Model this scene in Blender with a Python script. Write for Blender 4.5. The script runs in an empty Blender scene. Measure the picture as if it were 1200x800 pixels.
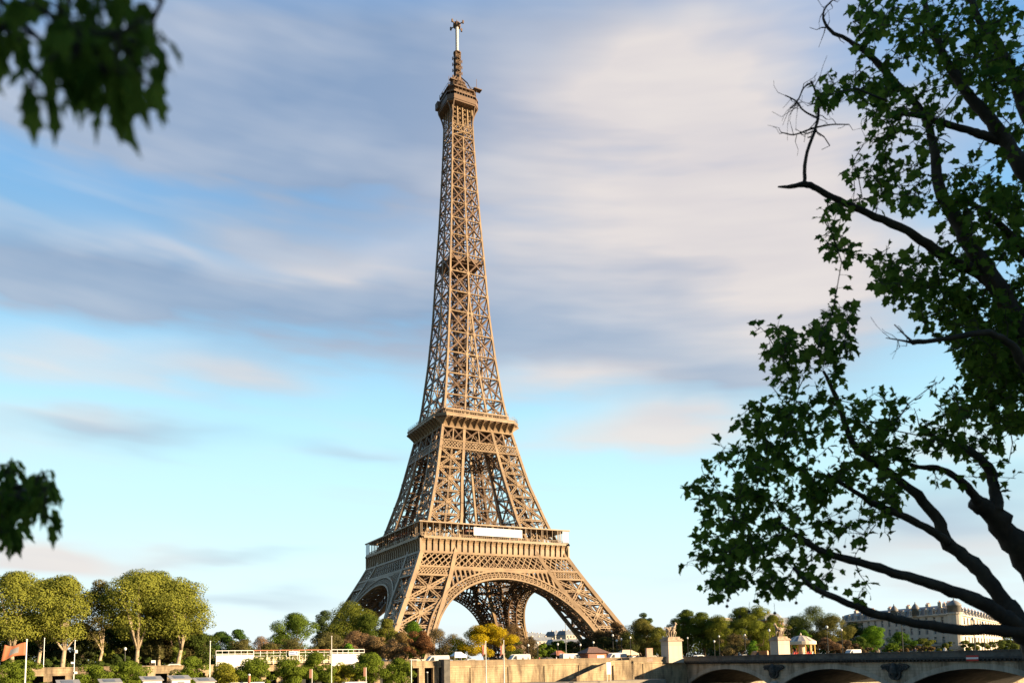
import bpy, math, random
import numpy as np
from mathutils import Vector, Matrix
R_ = math.radians
rng = np.random.default_rng(7)
random.seed(7)
SC = bpy.context.scene
COL = SC.collection

# ------------------------------------------------------------------ camera
CAM = np.array([-156.311, -342.031, 6.642]); YAW, PITCH, ROLL = 0.488, 0.106, -0.019
FPX, SHY = 955.7, 273.1                      # focal length and vertical shift in 1200-px units
FW = np.array([math.sin(YAW)*math.cos(PITCH), math.cos(YAW)*math.cos(PITCH), math.sin(PITCH)])
R0 = np.array([math.cos(YAW), -math.sin(YAW), 0.0]); U0 = np.cross(R0, FW)
RT = R0*math.cos(ROLL)+U0*math.sin(ROLL); UP = -R0*math.sin(ROLL)+U0*math.cos(ROLL)
cam_d = bpy.data.cameras.new('camera'); cam = bpy.data.objects.new('camera', cam_d); COL.objects.link(cam)
SC.camera = cam
cam_d.sensor_width = 36; cam_d.lens = FPX/1200*36; cam_d.shift_y = SHY/1200
cam_d.clip_start = 0.1; cam_d.clip_end = 20000
cam_d.dof.use_dof = True; cam_d.dof.focus_distance = 250; cam_d.dof.aperture_fstop = 1.4
cam.matrix_world = Matrix(((RT[0], UP[0], -FW[0], CAM[0]), (RT[1], UP[1], -FW[1], CAM[1]), (RT[2], UP[2], -FW[2], CAM[2]), (0, 0, 0, 1)))

def ray(u, v):
    return FW + RT*((u-600)/FPX) - UP*((v-400-SHY)/FPX)
def at_depth(u, v, d):
    return CAM + ray(u, v)*d
def at_Y(u, v, Y):
    r = ray(u, v); return CAM + r*((Y-CAM[1])/r[1])
def foot(u, Y, z):                                    # ground point seen in image column u at world Y
    r = ray(u, 775); return np.array([CAM[0]+r[0]*((Y-CAM[1])/r[1]), Y, z])
def depth_of(p): return float((np.array(p)-CAM)@FW)
def top_z(u, v, Y): return float(at_Y(u, v, Y)[2])
def mpp(p): return depth_of(p)/FPX                    # metres per photo pixel

# ------------------------------------------------------------------ light and sky
SUN_AZ, SUN_EL = R_(46), R_(12)                        # azimuth from -Y towards +X
sdir = np.array([math.sin(SUN_AZ)*math.cos(SUN_EL), -math.cos(SUN_AZ)*math.cos(SUN_EL), math.sin(SUN_EL)])
sl = bpy.data.lights.new('sun', 'SUN'); so = bpy.data.objects.new('sun', sl); COL.objects.link(so)
sl.energy = 5.0; sl.angle = R_(0.6); sl.color = (1.0, 0.76, 0.48)
so.rotation_euler = Vector(tuple(-sdir)).to_track_quat('-Z', 'Y').to_euler(); so.location = (100, -200, 300)

SC.view_settings.view_transform = 'Standard'; SC.view_settings.look = 'None'
SC.view_settings.gamma = 1; SC.view_settings.exposure = 1.45
try: SC.view_settings.use_curve_mapping = False
except Exception: pass
EXPK = 2**1.45

def lin(c): return tuple(((x/255)/12.92 if x/255 <= .04045 else ((x/255+.055)/1.055)**2.4) for x in c)

W = bpy.data.worlds.new('World'); SC.world = W; W.use_nodes = True
nt = W.node_tree; nt.nodes.clear()
def N(t, **k):
    n = nt.nodes.new(t)
    for a, b in k.items(): setattr(n, a, b)
    return n
def L(a, b): nt.links.new(a, b)
wout = N('ShaderNodeOutputWorld'); bg = N('ShaderNodeBackground'); L(bg.outputs[0], wout.inputs[0])
STR = 0.1; bg.inputs[1].default_value = STR
sky = N('ShaderNodeTexSky'); sky.sky_type = 'NISHITA'; sky.sun_disc = False
sky.sun_elevation = SUN_EL; sky.sun_rotation = math.pi - SUN_AZ      # rotation runs clockwise from +Y
sky.air_density = 1.0; sky.dust_density = 0.6; sky.ozone_density = 1.5
tc = N('ShaderNodeTexCoord'); sep = N('ShaderNodeSeparateXYZ'); L(tc.outputs['Generated'], sep.inputs[0])
def M(op, a, b=None, c=None, clamp=False):
    n = N('ShaderNodeMath', operation=op); n.use_clamp = clamp
    for i, x in enumerate((a, b, c)):
        if x is None: continue
        if isinstance(x, (int, float)): n.inputs[i].default_value = x
        else: L(x, n.inputs[i])
    return n.outputs[0]
def mixc(f, a, b):
    n = N('ShaderNodeMix', data_type='RGBA')
    if isinstance(f, (int, float)): n.inputs[0].default_value = f
    else: L(f, n.inputs[0])
    for s, x in ((6, a), (7, b)):
        if isinstance(x, tuple): n.inputs[s].default_value = (*x, 1)
        else: L(x, n.inputs[s])
    return n.outputs[2]
K = 1/(STR*EXPK)
def skyc(c): return tuple(x*K for x in lin(c))
az = M('ARCTAN2', sep.outputs[0], sep.outputs[1])
elv = M('ARCSINE', M('MAXIMUM', M('MINIMUM', sep.outputs[2], 1.0), -1.0))
# wind-drawn warp of the cloud field: long horizontal streaks
comb = N('ShaderNodeCombineXYZ'); L(M('MULTIPLY', az, 2.6), comb.inputs[0]); L(M('MULTIPLY', elv, 7.5), comb.inputs[1])
nz = N('ShaderNodeTexNoise'); nz.inputs['Scale'].default_value = 1.6; nz.inputs['Detail'].default_value = 3; nz.inputs['Roughness'].default_value = .48
L(comb.outputs[0], nz.inputs['Vector'])
comb2 = N('ShaderNodeCombineXYZ'); L(M('MULTIPLY', az, 3.0), comb2.inputs[0]); L(M('MULTIPLY_ADD', az, 1.6, M('MULTIPLY', elv, 22.0)), comb2.inputs[1]); comb2.inputs[2].default_value = 4.2
nz2 = N('ShaderNodeTexNoise'); nz2.inputs['Scale'].default_value = 1.3; nz2.inputs['Detail'].default_value = 3; nz2.inputs['Roughness'].default_value = .5
L(comb2.outputs[0], nz2.inputs['Vector'])
w1 = M('SUBTRACT', nz.outputs[0], .5); w2 = M('SUBTRACT', nz2.outputs[0], .5)
azw = M('MULTIPLY_ADD', w1, .22, az); elw = M('ADD', M('MULTIPLY_ADD', w1, .09, elv), M('MULTIPLY', w2, .05))
def dirang(u, v):
    r = ray(u, v); r = r/np.linalg.norm(r); return math.atan2(r[0], r[1]), math.asin(r[2])
def blob(u, v, ru, rv, tilt=0.0, amp=1.0, hard=1.0):
    a0, e0 = dirang(u, v)
    a1, _ = dirang(u+ru, v); _, e1 = dirang(u, v-rv)
    da = M('MULTIPLY', M('SUBTRACT', azw, a0), 1/abs(a1-a0)); de = M('MULTIPLY', M('SUBTRACT', elw, e0), 1/abs(e1-e0))
    de = M('MULTIPLY_ADD', da, tilt, de)
    q = M('ADD', M('MULTIPLY', da, da), M('MULTIPLY', de, de))
    return M('MULTIPLY', M('EXPONENT', M('MULTIPLY', q, -hard)), amp)
def total(bl):
    s = bl[0]
    for b in bl[1:]: s = M('ADD', s, b)
    return s
# clear air: blue overhead, pale cyan low down
ramp = N('ShaderNodeValToRGB'); L(M('MULTIPLY', elv, 1/1.2), ramp.inputs[0]); cr = ramp.color_ramp
stops = [(0.0, (236, 246, 248)), (.07, (226, 250, 254)), (.15, (208, 249, 255)), (.23, (188, 238, 255)), (.33, (150, 212, 250)), (.43, (116, 183, 236)), (.53, (90, 160, 222)), (.65, (75, 145, 210)), (1.0, (60, 120, 190))]
cr.elements[0].position = 0; cr.elements[0].color = (*lin(stops[0][1]), 1)
cr.elements[1].position = 1; cr.elements[1].color = (*lin(stops[-1][1]), 1)
for p_, c_ in stops[1:-1]:
    e_ = cr.elements.new(p_); e_.color = (*lin(c_), 1)
sc_ = N('ShaderNodeVectorMath', operation='SCALE'); L(ramp.outputs[0], sc_.inputs[0]); sc_.inputs[3].default_value = K*1.1
clear = mixc(.97, sky.outputs[0], sc_.outputs[0])
# cloud masses: soft grey-violet bodies
grey = total([blob(330, 100, 250, 120, 0, 1.3), blob(60, 100, 190, 70, 0, .8), blob(440, 210, 180, 80, 0, 1.0), blob(400, 365, 270, 50, .05, 1.0), blob(110, 330, 190, 40, .05, .75), blob(250, 270, 220, 30, 0, .35),
              blob(720, 350, 240, 90, .1, 1.2), blob(640, 90, 220, 130, 0, 1.1), blob(900, 250, 200, 200, 0, 1.1), blob(120, 505, 120, 16, -.3, .75), blob(1100, 610, 170, 50, 0, .8), blob(430, 520, 80, 12, 0, .35),
              blob(840, 410, 150, 55, 0, .8), blob(250, 655, 70, 8, 0, .4), blob(300, 705, 120, 12, 0, .45), blob(270, 440, 80, 28, 0, .5), blob(-500, 150, 500, 140, 0, .9), blob(1900, 200, 500, 160, 0, .9)])
wht = total([blob(800, 80, 220, 80, -.25, .9), blob(880, 250, 190, 140, 0, 1.15), blob(700, 190, 150, 130, 0, .5), blob(560, 280, 150, 80, 0, .35), blob(785, 495, 100, 22, .1, 1.0), blob(700, 520, 110, 16, 0, .6), blob(250, 435, 100, 24, .1, .6), blob(90, 490, 90, 14, -.2, .5),
             blob(60, 420, 100, 24, 0, .6), blob(70, 645, 130, 20, .1, 1.0), blob(20, 665, 120, 14, 0, .7), blob(200, 300, 110, 18, .1, .5), blob(410, 310, 90, 20, 0, .5), blob(1110, 520, 120, 30, 0, .5), blob(1100, 650, 200, 30, 0, .7), blob(990, 330, 120, 80, 0, .6), blob(660, 440, 120, 24, .1, .7), blob(590, 750, 260, 14, 0, .4),
             blob(1900, 500, 500, 60, 0, .7), blob(-500, 450, 500, 60, 0, .7)])
str_ = M('MULTIPLY_ADD', w2, 1.1, 1.0); str1 = M('MULTIPLY_ADD', w1, 1.3, 1.0)
grey = M('MULTIPLY', M('MULTIPLY', grey, str_), str1, clamp=True)
wht = M('MULTIPLY', M('MULTIPLY', wht, str_), M('MULTIPLY_ADD', w1, -1.0, 1.0), clamp=True)
wisps = M('MULTIPLY', M('SUBTRACT', nz2.outputs[0], .53, clamp=True), 1.3, clamp=True)
c1_ = mixc(wisps, clear, skyc((216, 228, 240)))
gcol = mixc(M('MULTIPLY_ADD', w2, .9, M('MULTIPLY_ADD', w1, 1.9, .28), clamp=True), skyc((143, 163, 192)), skyc((196, 203, 216)))
c2_ = mixc(M('MULTIPLY', grey, .86, clamp=True), c1_, gcol)
wcol = mixc(M('MULTIPLY_ADD', w2, 1.5, .5, clamp=True), skyc((222, 214, 216)), skyc((246, 236, 228)))
c3_ = mixc(M('MULTIPLY', wht, .86, clamp=True), c2_, wcol)
# the sky darkens away from the bright quarter in front of the camera (east and overhead-left are duller at evening)
vf = N('ShaderNodeVectorMath', operation='DOT_PRODUCT'); L(tc.outputs['Generated'], vf.inputs[0]); a0_ = R_(36); vf.inputs[1].default_value = (math.sin(a0_), math.cos(a0_), 0)
mrv = N('ShaderNodeMapRange', interpolation_type='SMOOTHSTEP'); mrv.inputs[1].default_value = -.15; mrv.inputs[2].default_value = .62; mrv.inputs[3].default_value = .42; mrv.inputs[4].default_value = 1.0; L(vf.outputs['Value'], mrv.inputs[0])
lowm = N('ShaderNodeMapRange', interpolation_type='SMOOTHSTEP'); lowm.inputs[1].default_value = .55; lowm.inputs[2].default_value = .8; L(sep.outputs[2], lowm.inputs[0])
fac_ = M('MAXIMUM', mrv.outputs[0], M('MULTIPLY', lowm.outputs[0], .7))
fin = N('ShaderNodeVectorMath', operation='SCALE'); L(c3_, fin.inputs[0]); L(fac_, fin.inputs[3]); L(fin.outputs[0], bg.inputs[0])

# ------------------------------------------------------------------ materials
def mat(name, base, rough=.7, metal=0, noise=None, bump=None, spec=.4):
    m = bpy.data.materials.new(name); m.use_nodes = True; t = m.node_tree; b = t.nodes['Principled BSDF']
    b.inputs['Base Color'].default_value = (*base, 1); b.inputs['Roughness'].default_value = rough; b.inputs['Metallic'].default_value = metal
    b.inputs['Specular IOR Level'].default_value = spec
    if noise or bump:
        tcn = t.nodes.new('ShaderNodeTexCoord')
    if noise:
        sc, c2, lo, hi = noise
        n = t.nodes.new('ShaderNodeTexNoise'); n.inputs['Scale'].default_value = sc; n.inputs['Detail'].default_value = 6; n.inputs['Roughness'].default_value = .6
        t.links.new(tcn.outputs['Object'], n.inputs['Vector'])
        mr = t.nodes.new('ShaderNodeMapRange'); mr.inputs[1].default_value = lo; mr.inputs[2].default_value = hi
        t.links.new(n.outputs[0], mr.inputs[0])
        mx = t.nodes.new('ShaderNodeMix'); mx.data_type = 'RGBA'; mx.inputs[6].default_value = (*base, 1); mx.inputs[7].default_value = (*c2, 1)
        t.links.new(mr.outputs[0], mx.inputs[0]); t.links.new(mx.outputs[2], b.inputs['Base Color'])
    if bump:
        n2 = t.nodes.new('ShaderNodeTexNoise'); n2.inputs['Scale'].default_value = bump[0]; n2.inputs['Detail'].default_value = 5
        t.links.new(tcn.outputs['Object'], n2.inputs['Vector'])
        bp = t.nodes.new('ShaderNodeBump'); bp.inputs['Strength'].default_value = bump[1]; bp.inputs['Distance'].default_value = bump[2]
        t.links.new(n2.outputs[0], bp.inputs['Height']); t.links.new(bp.outputs[0], b.inputs['Normal'])
    return m
def stone_mat(name, base, dark, bw=1.6, bh=.55, stain=.5, streak=True):
    m = bpy.data.materials.new(name); m.use_nodes = True; t = m.node_tree; b = t.nodes['Principled BSDF']; b.inputs['Roughness'].default_value = .9
    b.inputs['Specular IOR Level'].default_value = .2
    g = t.nodes.new('ShaderNodeNewGeometry'); s = t.nodes.new('ShaderNodeSeparateXYZ'); t.links.new(g.outputs['Position'], s.inputs[0])
    ad = t.nodes.new('ShaderNodeMath'); ad.operation = 'ADD'; t.links.new(s.outputs[0], ad.inputs[0]); t.links.new(s.outputs[1], ad.inputs[1])
    cb = t.nodes.new('ShaderNodeCombineXYZ'); t.links.new(ad.outputs[0], cb.inputs[0]); t.links.new(s.outputs[2], cb.inputs[1])
    br = t.nodes.new('ShaderNodeTexBrick'); br.inputs['Scale'].default_value = 1; br.inputs['Brick Width'].default_value = bw; br.inputs['Row Height'].default_value = bh
    br.inputs['Mortar Size'].default_value = .035; br.inputs['Color1'].default_value = (*base, 1); br.inputs['Color2'].default_value = (*[x*.86 for x in base], 1)
    br.inputs['Mortar'].default_value = (*[x*.68 for x in base], 1); t.links.new(cb.outputs[0], br.inputs['Vector'])
    n = t.nodes.new('ShaderNodeTexNoise'); n.inputs['Scale'].default_value = .35; n.inputs['Detail'].default_value = 8; n.inputs['Roughness'].default_value = .65
    mp = t.nodes.new('ShaderNodeMapping'); mp.inputs['Scale'].default_value = (1.6, 1.6, .35 if streak else 1.6); t.links.new(g.outputs['Position'], mp.inputs[0]); t.links.new(mp.outputs[0], n.inputs['Vector'])
    mr = t.nodes.new('ShaderNodeMapRange'); mr.inputs[1].default_value = .42; mr.inputs[2].default_value = .68; mr.inputs[4].default_value = stain*1.5; t.links.new(n.outputs[0], mr.inputs[0])
    mx = t.nodes.new('ShaderNodeMix'); mx.data_type = 'RGBA'; t.links.new(mr.outputs[0], mx.inputs[0]); t.links.new(br.outputs[0], mx.inputs[6]); mx.inputs[7].default_value = (*dark, 1)
    t.links.new(mx.outputs[2], b.inputs['Base Color'])
    bp = t.nodes.new('ShaderNodeBump'); bp.inputs['Strength'].default_value = .3; bp.inputs['Distance'].default_value = .03; t.links.new(br.outputs[1], bp.inputs['Height']); bp.invert = True; t.links.new(bp.outputs[0], b.inputs['Normal'])
    return m
def leaf_mat(name, c1, c2, transl=.35, use_obj=False):
    m = bpy.data.materials.new(name); m.use_nodes = True; t = m.node_tree; t.nodes.clear()
    o = t.nodes.new('ShaderNodeOutputMaterial'); d = t.nodes.new('ShaderNodeBsdfDiffuse'); tr = t.nodes.new('ShaderNodeBsdfTranslucent'); mx = t.nodes.new('ShaderNodeMixShader'); mx.inputs[0].default_value = transl
    g = t.nodes.new('ShaderNodeNewGeometry'); r = t.nodes.new('ShaderNodeMix'); r.data_type = 'RGBA'; t.links.new(g.outputs['Random Per Island'], r.inputs[0])
    r.inputs[6].default_value = (*c1, 1); r.inputs[7].default_value = (*c2, 1); src = r.outputs[2]
    if use_obj:
        oi = t.nodes.new('ShaderNodeObjectInfo'); mu = t.nodes.new('ShaderNodeMix'); mu.data_type = 'RGBA'; mu.blend_type = 'MULTIPLY'; mu.inputs[0].default_value = 1
        t.links.new(src, mu.inputs[6]); t.links.new(oi.outputs['Color'], mu.inputs[7]); src = mu.outputs[2]
    t.links.new(src, d.inputs[0]); t.links.new(src, tr.inputs[0])
    t.links.new(d.outputs[0], mx.inputs[1]); t.links.new(tr.outputs[0], mx.inputs[2]); t.links.new(mx.outputs[0], o.inputs[0])
    return m
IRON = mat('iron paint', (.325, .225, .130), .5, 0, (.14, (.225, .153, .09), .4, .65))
IRON_B = mat('iron lattice with painted shade', (.19, .118, .072), .55, 0, (.15, (.14, .085, .05), .4, .65))  # same iron paint, darkened: the lattice's shade is put into the colour
IRON_D = mat('iron inner paint with shade', (.15, .092, .052), .6, 0, (.3, (.14, .085, .05), .4, .65))  # darker paint of the lift rails, plus inner shade put into the colour
RUSTY = mat('pavilion panels', (.22, .075, .045), .5)
GLASS = mat('dark glass', (.05, .06, .07), .12, 0, spec=.6)
CLEARG = mat('screen glass', (.45, .6, .65), .1, 0, spec=.6)
WHITE = mat('white cloth', (.86, .84, .80), .6)
WPAINT = mat('white paint', (.78, .76, .72), .5, 0, (.8, (.6, .58, .53), .5, .8))
TUBE = mat('mast tube', (.72, .70, .66), .4, 0, (1.5, (.5, .48, .45), .5, .7))
STONE = stone_mat('quay stone', (.50, .385, .235), (.15, .11, .07), 1.5, .5, .8)
STONE_Q = stone_mat('parapet stone', (.36, .27, .17), (.17, .13, .085), 1.8, .6, .6)
STONE_B = stone_mat('bridge stone', (.52, .44, .33), (.15, .125, .09), 1.8, .6, .7)
STONE_P = stone_mat('pedestal stone', (.60, .52, .42), (.42, .35, .27), 6, 5, .3)
STONE_D = mat('weathered and shaded stone', (.15, .14, .12), .95, 0, (.6, (.07, .065, .055), .4, .7), (3, .5, .05))
STATUE = mat('statue stone', (.42, .33, .24), .9, 0, (1.2, (.2, .15, .11), .4, .7), (4, .5, .05))
CARVE = mat('dark carved stone', (.055, .055, .05), .9, 0, (2, (.12, .11, .1), .5, .7))
GROUND = mat('earth', (.10, .085, .06), 1, 0, (.2, (.06, .075, .03), .4, .6))
ASPH = mat('asphalt', (.055, .053, .05), .9, 0, (1, (.075, .072, .068), .4, .6))
PAVE = mat('paving', (.30, .26, .20), .9, 0, (.7, (.22, .19, .15), .4, .7))
WATER = mat('river water', (.035, .045, .035), .08, 0, None, (1.2, .35, .25), .5)
DARKM = mat('black paint', (.02, .022, .02), .5)
GREYM = mat('grey metal', (.33, .33, .32), .4, .4)
POLE = mat('pale pole', (.62, .60, .55), .45)
GLOBE = mat('lamp globe', (.75, .73, .68), .3)
BARK = mat('dark bark', (.055, .042, .030), .95, 0, (2.2, (.10, .08, .055), .45, .65), (12, .8, .02))
BARK_L = mat('pale plane bark', (.42, .33, .22), .9, 0, (1.5, (.24, .19, .12), .45, .6))
BARK_M = mat('brown bark', (.12, .085, .055), .95)
LEAF_N = leaf_mat('plane leaf', (.05, .10, .015), (.165, .245, .035), .48)
LEAF_F = leaf_mat('crown leaf', (1.05, 1.15, 1.0), (1.6, 1.6, 1.25), .3, True)
FACADE = mat('facade stone', (.64, .56, .46), .9, 0, (.25, (.53, .46, .37), .4, .65))
ZINC = mat('zinc roof', (.20, .22, .25), .5, 0, (.5, (.14, .155, .18), .4, .6))
BRICK = mat('chimney brick', (.42, .2, .12), .9)
FARWALL = mat('far facade', (.5, .43, .35), .9, 0, (.1, (.38, .33, .28), .4, .6))
RED = mat('red paint', (.5, .035, .025), .5); BLUE = mat('blue paint', (.05, .12, .35), .5); YEL = mat('yellow paint', (.75, .5, .04), .5)
ORANGE = mat('orange flag cloth', (.42, .15, .07), .8); PINK = mat('faded flag cloth', (.55, .27, .2), .8)
BROWN = mat('brown panel', (.20, .085, .05), .6); TERRA = mat('terracotta', (.42, .16, .09), .8)
SKIN = mat('skin', (.45, .28, .2), .6)
CLOTH = [mat('cloth white', (.8, .8, .8), .8), mat('cloth navy', (.03, .04, .08), .8), mat('cloth black', (.02, .02, .02), .8), mat('cloth red', (.4, .05, .05), .8), mat('cloth beige', (.4, .33, .25), .8)]

# ------------------------------------------------------------------ mesh builder
class MB:
    def __init__(s): s.v = []; s.f = []; s.n = 0; s.m = []; s.cm = 0
    def add(s, vs, fs):
        s.v.extend([tuple(x) for x in vs]); s.f.extend([tuple(i+s.n for i in f) for f in fs]); s.m.extend([s.cm]*len(fs)); s.n += len(vs)
    def bar(s, a, b, w, d=None, up=(0, 0, 1), ext=0.0):
        a = np.asarray(a, float); b = np.asarray(b, float); d = w if d is None else d
        t = b-a; l = math.sqrt(t@t)
        if l < 1e-6: return
        t = t/l; a = a-t*ext; b = b+t*ext
        up = np.asarray(up, float)
        sx = (t[1]*up[2]-t[2]*up[1], t[2]*up[0]-t[0]*up[2], t[0]*up[1]-t[1]*up[0]); sn = math.sqrt(sx[0]**2+sx[1]**2+sx[2]**2)
        if sn < 1e-4:
            up = np.array([1., 0, 0]) if abs(t[0]) < .9 else np.array([0, 1., 0])
            sx = np.cross(t, up); sn = math.sqrt(sx@sx)
        sx = np.asarray(sx)/sn; uy = np.array([sx[1]*t[2]-sx[2]*t[1], sx[2]*t[0]-sx[0]*t[2], sx[0]*t[1]-sx[1]*t[0]])
        p = sx*(w/2); q = uy*(d/2)
        s.add([a-p-q, a+p-q, a+p+q, a-p+q, b-p-q, b+p-q, b+p+q, b-p+q], [(0, 3, 2, 1), (4, 5, 6, 7), (0, 1, 5, 4), (1, 2, 6, 5), (2, 3, 7, 6), (3, 0, 4, 7)])
    def box(s, x0, x1, y0, y1, z0, z1):
        s.add([(x0, y0, z0), (x1, y0, z0), (x1, y1, z0), (x0, y1, z0), (x0, y0, z1), (x1, y0, z1), (x1, y1, z1), (x0, y1, z1)],
              [(0, 3, 2, 1), (4, 5, 6, 7), (0, 1, 5, 4), (1, 2, 6, 5), (2, 3, 7, 6), (3, 0, 4, 7)])
    def ring(s, prof, cx=0, cy=0, n=16, cap=True, ph=0.0, ax=1.0, ay=1.0):       # lathe of (r, z)
        k = len(prof); vs = [(cx+ax*r*math.cos(2*math.pi*i/n+ph), cy+ay*r*math.sin(2*math.pi*i/n+ph), z) for r, z in prof for i in range(n)]
        fs = [(j*n+i, j*n+(i+1) % n, (j+1)*n+(i+1) % n, (j+1)*n+i) for j in range(k-1) for i in range(n)]
        if cap: fs += [tuple(reversed(range(n))), tuple((k-1)*n+i for i in range(n))]
        s.add(vs, fs)
    def tube(s, pts, rad, n=8):
        pts = [np.asarray(p, float) for p in pts]; vs = []; prev = None
        for i, p in enumerate(pts):
            t = pts[min(i+1, len(pts)-1)]-pts[max(i-1, 0)]; t = t/(np.linalg.norm(t)+1e-9)
            if prev is None:
                u = np.cross(t, (0, 0, 1.)); 
                if np.linalg.norm(u) < .1: u = np.cross(t, (1., 0, 0))
            else: u = prev-t*(prev@t)
            u = u/(np.linalg.norm(u)+1e-9); prev = u; w = np.cross(t, u); r = rad[i] if hasattr(rad, '__len__') else rad
            vs += [p+(u*math.cos(2*math.pi*k/n)+w*math.sin(2*math.pi*k/n))*r for k in range(n)]
        k = len(pts); fs = [(j*n+i, j*n+(i+1) % n, (j+1)*n+(i+1) % n, (j+1)*n+i) for j in range(k-1) for i in range(n)]
        fs += [tuple(reversed(range(n))), tuple((k-1)*n+i for i in range(n))]
        s.add(vs, fs)
    def prism(s, poly, y0, y1, axis='y'):
        n = len(poly)
        f = {'y': lambda a, b, c: (a, c, b), 'x': lambda a, b, c: (c, a, b), 'z': lambda a, b, c: (a, b, c)}[axis]
        s.add([f(a, b, y0) for a, b in poly]+[f(a, b, y1) for a, b in poly], [tuple(range(n)), tuple(reversed(range(n, 2*n)))]+[(i, (i+1) % n, n+(i+1) % n, n+i) for i in range(n)])
    def build(s, name, m, parent=None, smooth=False, loc=None):
        me = bpy.data.meshes.new(name)
        me.from_pydata(s.v, [], s.f)
        ms = m if isinstance(m, (list, tuple)) else [m]
        for x in ms: me.materials.append(x)
        if len(ms) > 1: me.polygons.foreach_set('material_index', s.m)
        if smooth: me.polygons.foreach_set('use_smooth', [True]*len(s.f))
        me.update()
        o = bpy.data.objects.new(name, me); COL.objects.link(o)
        if parent: o.parent = parent
        if loc is not None: o.location = tuple(loc)
        return o
def empty(name, loc, label, cat, group=None, rz=0.0):
    o = bpy.data.objects.new(name, None); COL.objects.link(o); o.location = tuple(float(x) for x in loc); o.rotation_euler = (0, 0, rz); o.empty_display_size = .5
    o['label'] = label; o['category'] = cat
    if group: o['group'] = group
    return o
def tag(o, label, cat, group=None):
    o['label'] = label; o['category'] = cat
    if group: o['group'] = group
    return o
def struct(o): o['kind'] = 'structure'; return o
def copy_tree(o, parent=None):
    c = o.copy(); COL.objects.link(c)
    if parent: c.parent = parent
    for ch in list(o.children): copy_tree(ch, c)
    return c

# ------------------------------------------------------------------ ground, river, sky-side structure
GZ, QZ, WZ, NZ = 5.9, 1.9, -2.6, 5.0                   # street, lower quay, water, near bank
QY, NY = -176.0, -336.0                                # far quay wall plane, near river edge
prof = [(-4000, NZ), (NY-.3, NZ), (NY-.1, -5), (QY+6.35, -5), (QY+6.4, QZ), (QY+6.45, GZ), (60, GZ), (600, GZ+.5), (6000, GZ+20)]
mb = MB(); xs = [-5000, -1500, -600, -200, 0, 200, 600, 1500, 5000]
for x in xs: mb.v += [(x, y, z) for y, z in prof]
k = len(prof)
mb.f = [(i*k+j, (i+1)*k+j, (i+1)*k+j+1, i*k+j+1) for i in range(len(xs)-1) for j in range(k-1)]; mb.m = [0]*len(mb.f); mb.n = len(mb.v)
struct(mb.build('ground', GROUND))
mb = MB(); mb.add([(-4000, NY-.2, WZ), (4000, NY-.2, WZ), (4000, -203.9, WZ), (-4000, -203.9, WZ)], [(0, 1, 2, 3)]); struct(mb.build('river_water', WATER))
mb = MB(); mb.box(-1500, -62, -204, QY+6.3, -5, QZ); mb.box(-62, -31, -184, QY+.1, -5, QZ-.1); struct(mb.build('lower_quay', PAVE))
mb = MB(); mb.add([(-1500, -172.5, GZ+.004), (1500, -172.5, GZ+.004), (1500, -161, GZ+.004), (-1500, -161, GZ+.004)], [(0, 1, 2, 3)])
mb.cm = 1
for i in range(-60, 60): mb.add([(i*6, -166.9, GZ+.008), (i*6+3, -166.9, GZ+.008), (i*6+3, -166.7, GZ+.008), (i*6, -166.7, GZ+.008)], [(0, 1, 2, 3)])
struct(mb.build('quay_road', [ASPH, WPAINT]))
mb = MB(); mb.box(-1500, 1500, -161, -157, GZ-.3, GZ+.13); struct(mb.build('pavement', PAVE))

# ------------------------------------------------------------------ the tower (centre at the origin, faces along the axes)
HZ = [0, 21.5, 32, 44.6, 51.8, 57.5, 66, 87, 111, 121, 147, 170, 197, 213, 235, 256, 268, 276]
HH = [61.5, 50.8, 45, 38.2, 34.7, 32.2, 28.9, 22.5, 17.2, 15.1, 12.1, 10.1, 8.7, 7.7, 6.6, 5.7, 5.25, 5.1]
IZ = [0, 21, 33, 42.3, 51.8, 57.5, 66.6, 85, 101, 110, 116, 127, 137.5, 148, 158.2, 168.6, 178.6]
II = [46.8, 35.6, 29.0, 24.1, 19.9, 17.0, 13.9, 11.0, 8.3, 7.05, 6.0, 4.6, 3.3, 2.5, 1.7, 0.9, 0.0]
def H(z): return float(np.interp(z, HZ, HH))
def I(z): return float(np.interp(z, IZ, II))
def quad(mb, f, z0, z1, a0, a1): pass
GCM = [1]
def girder(mb, p0, p1, w, n, t=None, dep=None, step=1.15):
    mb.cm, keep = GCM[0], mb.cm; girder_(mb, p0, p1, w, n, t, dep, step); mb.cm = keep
def girder_(mb, p0, p1, w, n, t=None, dep=None, step=1.15):
    """flat lattice girder: two flanges and a zigzag"""
    p0 = np.asarray(p0, float); p1 = np.asarray(p1, float); n = np.asarray(n, float)
    d = p1-p0; l = np.linalg.norm(d); d = d/l; s = np.cross(d, n); s = s/(np.linalg.norm(s)+1e-9); t = t or w*.30; dep = dep or w*.45
    for k in (-1, 1): mb.bar(p0+s*k*(w-t)/2, p1+s*k*(w-t)/2, t, dep, n)
    m = max(2, int(l/(w*step))); q = (w-t)/2
    for i in range(m):
        k = 1 if i % 2 else -1
        mb.bar(p0+d*l*i/m+s*k*q, p0+d*l*(i+1)/m-s*k*q, t*.75, dep*.5, n)
tower = empty('iron_tower', (0, 0, 0), 'very tall brown wrought iron lattice tower with four splayed legs rising from the trees', 'tower')
SG = [(sx, sy) for sx in (-1, 1) for sy in (-1, 1)]
def plate(mb, p, n, s, t=.25):
    n = np.asarray(n, float); n = n/np.linalg.norm(n); p = np.asarray(p, float)
    mb.bar(p-n*t, p+n*t, s, s, (0, 0, 1))
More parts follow.
